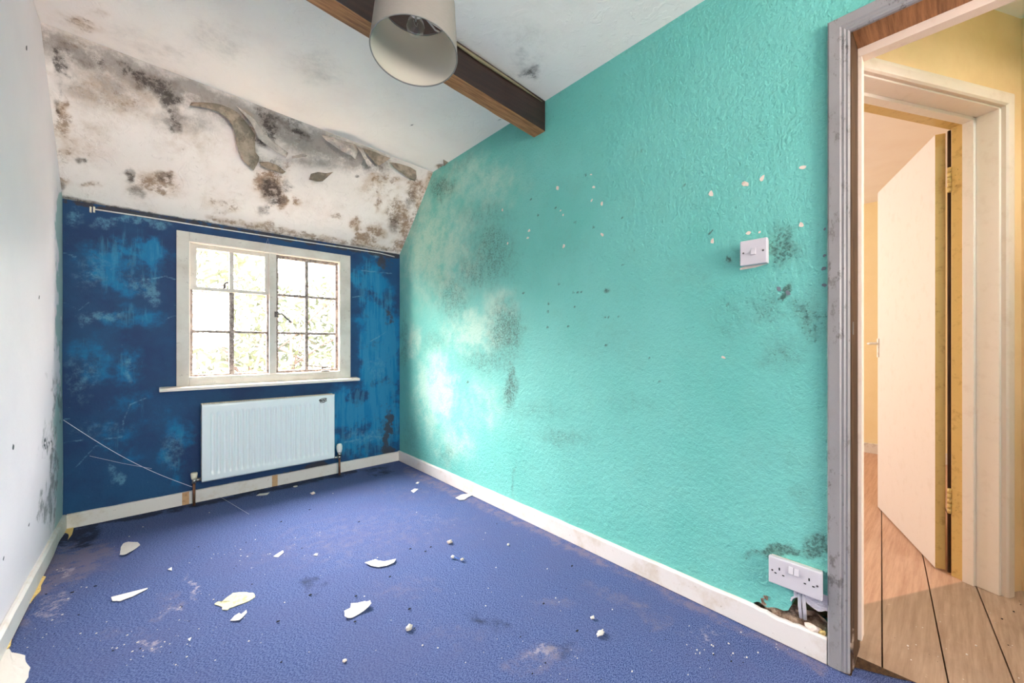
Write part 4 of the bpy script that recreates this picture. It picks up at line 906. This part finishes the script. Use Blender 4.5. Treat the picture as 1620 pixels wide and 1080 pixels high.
# ------------------------------------------------------------------ debris on the carpet
def flake(pts, label, curl=.006, mat_='flake', name='paint_flake', cat='paint flake', group='paint flakes on the carpet', seed=0, th=.0012):
    W3 = [onZ(x, y, .004) for x, y in pts]; c = sum(W3, Vector()) / len(W3); r_ = random.Random(seed); bm = bmesh.new()
    out = []
    for i, p in enumerate(W3):
        out.append(p); q = W3[(i + 1) % len(W3)]; m_ = p.lerp(q, .5); m_ += (m_ - c) * r_.uniform(-.05, .05); out.append(m_)
    rad_ = max((p - c).length for p in out); dirn = r_.uniform(0, 6.28)
    def hz(p):
        d = p - c; s_ = (d.x * math.cos(dirn) + d.y * math.sin(dirn)) / rad_; return .0032 + curl * s_ * s_ + .25 * curl * mnoise.noise(Vector((d.x * 40, d.y * 40, seed)))
    rings = []
    for k_ in (1.0, .66, .33):
        rings.append([bm.verts.new(((c + (p - c) * k_).x, (c + (p - c) * k_).y, max(.0028, hz(c + (p - c) * k_)))) for p in out])
    cv = bm.verts.new((c.x, c.y, max(.0028, hz(c)))); n = len(out)
    for A, Bq in zip(rings, rings[1:]):
        for i in range(n): bm.faces.new((A[i], A[(i + 1) % n], Bq[(i + 1) % n], Bq[i]))
    for i in range(n): bm.faces.new((rings[-1][i], rings[-1][(i + 1) % n], cv))
    bmesh.ops.recalc_face_normals(bm, faces=bm.faces)
    me = bpy.data.meshes.new(name); bm.to_mesh(me); bm.free(); me.transform(Matrix.Translation((-c.x, -c.y, 0)))
    o = link(name, me, M[mat_]); o.location = (c.x, c.y, 0); md = o.modifiers.new('t', 'SOLIDIFY'); md.thickness = th; md.offset = 1
    return tag(o, label, cat, group)
Z1 = lambda L_, ox, oy, s_: [(ox + x / s_, oy + y / s_) for x, y in L_]
A6 = lambda L_: Z1(L_, 160, 820, 6); B6 = lambda L_: Z1(L_, 420, 840, 6); C6 = lambda L_: Z1(L_, 620, 740, 6); D6 = lambda L_: Z1(L_, 400, 740, 6.75)
flake(A6([(180, 310), (185, 280), (210, 250), (260, 232), (345, 222), (372, 248), (300, 310), (240, 350), (200, 355), (175, 345)]), 'greyish leaf-shaped paint flake nearest the left corner of carpet', .012, 'flakegrey', seed=1)
flake(A6([(95, 745), (440, 655), (430, 670), (300, 735), (180, 780), (150, 775), (110, 780)]), 'long thin wedge-shaped white paint flake on left of carpet', .003, seed=2)
flake(A6([(630, 480), (670, 460), (672, 490)]), 'tiny triangular white flake right of the leaf-shaped flake', .002, seed=3)
flake(A6([(1225, 965), (1265, 920), (1310, 895), (1330, 905), (1380, 865), (1385, 885), (1340, 940), (1310, 968)]), 'jagged white flake just below the yellow residue patch', .004, seed=4)
flake(B6([(75, 240), (130, 200), (165, 180), (172, 200), (120, 242)]), 'small folded white flake in the middle of carpet left of a round crumb', .006, seed=5)
flake(B6([(455, 228), (475, 210), (497, 212), (490, 230)]), 'tiny rounded white flake mid carpet beyond the curved flake', .001, seed=6)
flake(B6([(942, 305), (1045, 265), (1070, 278), (1130, 285), (1240, 268), (1220, 300), (1150, 328), (1075, 340), (1000, 330)]), 'curved boomerang-shaped white flake in middle of carpet', .004, seed=7)
flake(B6([(750, 820), (748, 770), (805, 730), (810, 685), (940, 672), (995, 685), (1005, 712), (940, 755), (830, 815), (780, 828)]), 'large white flake with lifted edge nearest the camera in carpet middle', .014, seed=8)
flake(C6([(225, 145), (240, 130), (262, 132), (245, 148)]), 'tiny white flake nearest the far right corner of the room', .001, seed=9)
flake(C6([(180, 215), (215, 195), (250, 197), (205, 235)]), 'small white flake second from the far right corner of room', .002, seed=10)
flake(C6([(602, 285), (660, 250), (720, 245), (765, 258), (720, 275), (685, 300), (640, 305)]), 'ragged white flake touching foot of the right skirting', .003, seed=11)
flake(D6([(35, 300), (70, 275), (180, 265), (150, 288)]), 'narrow white flake in the shade under radiator', .003, seed=12)
flake([(-30, 1034), (0, 1030), (15, 1025), (18, 1031), (40, 1036), (41, 1046), (48, 1055), (45, 1070), (34, 1090), (-30, 1100)], 'broad white sheet of paint in the front left corner of carpet', .006, seed=13, th=.0015)
flake([(297, 1010), (303, 1007), (300, 1013)], 'minute white chip on carpet front left of large lifted flake', .001, seed=14)
flake(A6([(1075, 810), (1110, 785), (1145, 790), (1200, 740), (1250, 705), (1380, 695), (1440, 700), (1462, 740), (1400, 780), (1290, 820), (1220, 845), (1200, 865), (1150, 862), (1150, 835)]),
      'flat patch of yellowish crusty residue stuck to the carpet', .001, 'resin', 'residue_patch', 'residue', None, 15, .002)
def E5(L_): return [(x / 3.857, 800 + y / 3.857) for x, y in L_]
for pts, lb, sd in ((E5([(398, 135), (450, 128), (440, 170), (410, 210), (400, 235), (365, 268), (355, 245), (375, 190)]), 'yellow crumbling underlay foam in the far left corner', 21),
                    (E5([(243, 435), (280, 430), (250, 480), (250, 510), (215, 545), (183, 590), (200, 540), (222, 490)]), 'orange torn underlay foam midway along left skirting', 22),
                    (E5([(118, 690), (104, 740), (74, 790), (64, 850), (0, 915), (-10, 900), (40, 830), (84, 750)]), 'brown torn underlay foam along left skirting nearest camera', 23)):
    o = flake(pts, lb, .004, 'foam', 'underlay_foam', 'foam underlay', 'torn underlay along the left skirting', sd, .006)
def lump(px, py, r, label, m, seed, sc=(1.3, 1, .8)):
    c = onZ(px, py, .004); mb = MB(); mb.ball((0, 0, r * sc[2] * .85), r, sc, 3, .7, seed); o = mb.build('plaster_crumb', M[m], smooth=True); o.location = (c.x, c.y, .0015); tag(o, label, 'plaster crumb', 'plaster crumbs on the carpet')
lump(647, 994, .009, 'whitish knobbly crumb on carpet right of the large lifted flake', 'fluff', 1)
lump(711.5, 858, .010, 'tan plaster crumb on carpet just beyond the cotton bud', 'plaster', 2)
lump(950, 1002, .010, 'white elongated crumb nearest the camera at right of carpet', 'flake', 3, (1.7, .8, .6))
lump(937, 977, .006, 'small white crumb behind the elongated crumb at right of carpet', 'flake', 4)
lump(495, 781, .010, 'brown and white crumb in the shade beneath the radiator', 'plaster', 5)
lump(804, 861, .005, 'white pea-sized crumb on the carpet close to the right skirting', 'flake', 6)
lump(545, 1045, .005, 'reddish grey crumb at the front edge of the carpet', 'plaster', 7)
c = onZ(467.4, 769, .004); mb = MB(); mb.tube([(0, 0, 0), (0, 0, .003)], .014, 24); o = mb.build('plastic_cap', M['flake'], bevel=.001); o.location = (c.x, c.y, .002); tag(o, 'round flat white disc on the carpet under radiator', 'plastic cap')
# cotton bud
a, b = onZ(716, 882, .004), onZ(731, 886, .004); mid = (a + b) / 2
bud = empty('cotton_bud', (mid.x, mid.y, .003)); tag(bud, 'blue stick cotton bud with fluffy white ends on carpet', 'cotton bud')
MB().tube([(a.x, a.y, .009), (b.x, b.y, .009)], .0016, 8).build('stick', M['cardblue'], bud)
MB().ball((a.x, a.y, .009), .0085, (1, 1, .8), 2, .3, 1).build('cotton_tip', M['flake'], bud); MB().ball((b.x, b.y, .009), .007, (1.3, 1, .8), 2, .5, 2).build('cotton_tip', M['fluff'], bud)
# dust and grit nobody could count
rg = random.Random(11); mb = MB()
for i in range(380):
    if i < 190: px, py = rg.uniform(20, 1250), rg.uniform(770, 1079)
    else: px, py = rg.choice([(225, 1020), (275, 968), (100, 930), (860, 1030), (1150, 1030), (420, 880), (60, 1000)]); px += rg.gauss(0, 45); py += rg.gauss(0, 18)
    w = onZ(px, py, .003)
    if not (XL + .03 < w.x < XR - .03 and -.3 < w.y < YF - .05): continue
    r_ = rg.choice([.0009, .0013, .0018, .0026]); q = bmesh.ops.create_icosphere(mb.bm, subdivisions=1, radius=r_); mi = 0 if rg.random() < .72 else 1
    for v in q['verts']:
        v.co = Vector((v.co.x * rg.uniform(.8, 1.8), v.co.y, v.co.z * .7)) + Vector((w.x, w.y, .0035))
        for f in v.link_faces: f.material_index = mi
for px, py in ((445, 825), (151, 927), (114, 937), (568, 825), (490, 806), (491, 941), (440, 983), (563, 943), (649, 868), (648, 963), (673, 872), (682, 865), (617, 912), (860, 955), (905, 895), (913, 998), (562, 983)):
    w = onZ(px, py, .003); mb.ball((w.x, w.y, .004), .0045, (1.4, .8, .5), 1, .5, px, 1)
tag(mb.build('carpet_grit', [M['flake'], M['hole']]), 'scattered dust grit and specks over the blue carpet', 'grit', kind='stuff')
rg = random.Random(12); mb = MB()
for i in range(90):
    px, py = rg.uniform(1368, 1620), rg.uniform(800, 1079); w = onZ(px, py, -.006)
    if w.x < 1.75 or w.x * .452 + w.y * .892 > 1.0: continue
    q = bmesh.ops.create_icosphere(mb.bm, subdivisions=1, radius=rg.choice([.001, .0014, .002, .0032]))
    mi = 0 if rg.random() < .7 else 1
    for v in q['verts']:
        v.co = Vector((v.co.x * 1.6, v.co.y, v.co.z * .35)) + Vector((w.x, w.y, -.0055))
        for f in v.link_faces: f.material_index = mi
tag(mb.build('board_grit', [M['flake'], M['hole']]), 'scattered plaster grit on the bare hall floorboards', 'grit', kind='stuff')
# cobweb strands
def strand(pts, r, label):
    mb = MB(); mb.tube(pts, r, 5); tag(mb.build('cobweb_strand', M['web'], smooth=True), label, 'cobweb', 'dusty cobweb strands on the blue wall')
p0 = onY(100, 664, 3.20); p1 = onY(304, 770, 3.165); s1 = [p0.lerp(p1, t) + Vector((0, 0, -.035 * math.sin(math.pi * t))) for t in np.linspace(0, 1, 16)]
strand(s1, .0016, 'long sagging white cobweb strand from left corner to the radiator valve')
p0 = onY(142, 721, 3.22); p1 = onY(240, 741, 3.19); strand([p0, p0.lerp(p1, .5) + Vector((0, 0, -.004)), p1], .0009, 'faint short cobweb strand below the long sagging one')
p0 = onY(346, 788, 3.20); p0.z = max(p0.z, .02); p1 = onZ(394, 813, .006); strand([p0, p0.lerp(p1, .5), p1], .0007, 'faint strand running from the far skirting down onto the carpet')
p0 = onY(424, 377, 3.22); p1 = onY(418, 396, 3.21); p2 = onY(428, 396, 3.21); strand([p1, p0, p2], .0009, 'small cobweb hanging from cable over the window head')
for px in (143.5, 149):   # cable clips at the head of the wall
    c = onY(px, 331, YF - .004); MB().box((c.x - .004, YF - .010, c.z - .018), (c.x + .004, YF - .0005, c.z + .014)).build('cable_clip', M['cream'], bpy.data.objects['surface_cable'], bevel=.001)
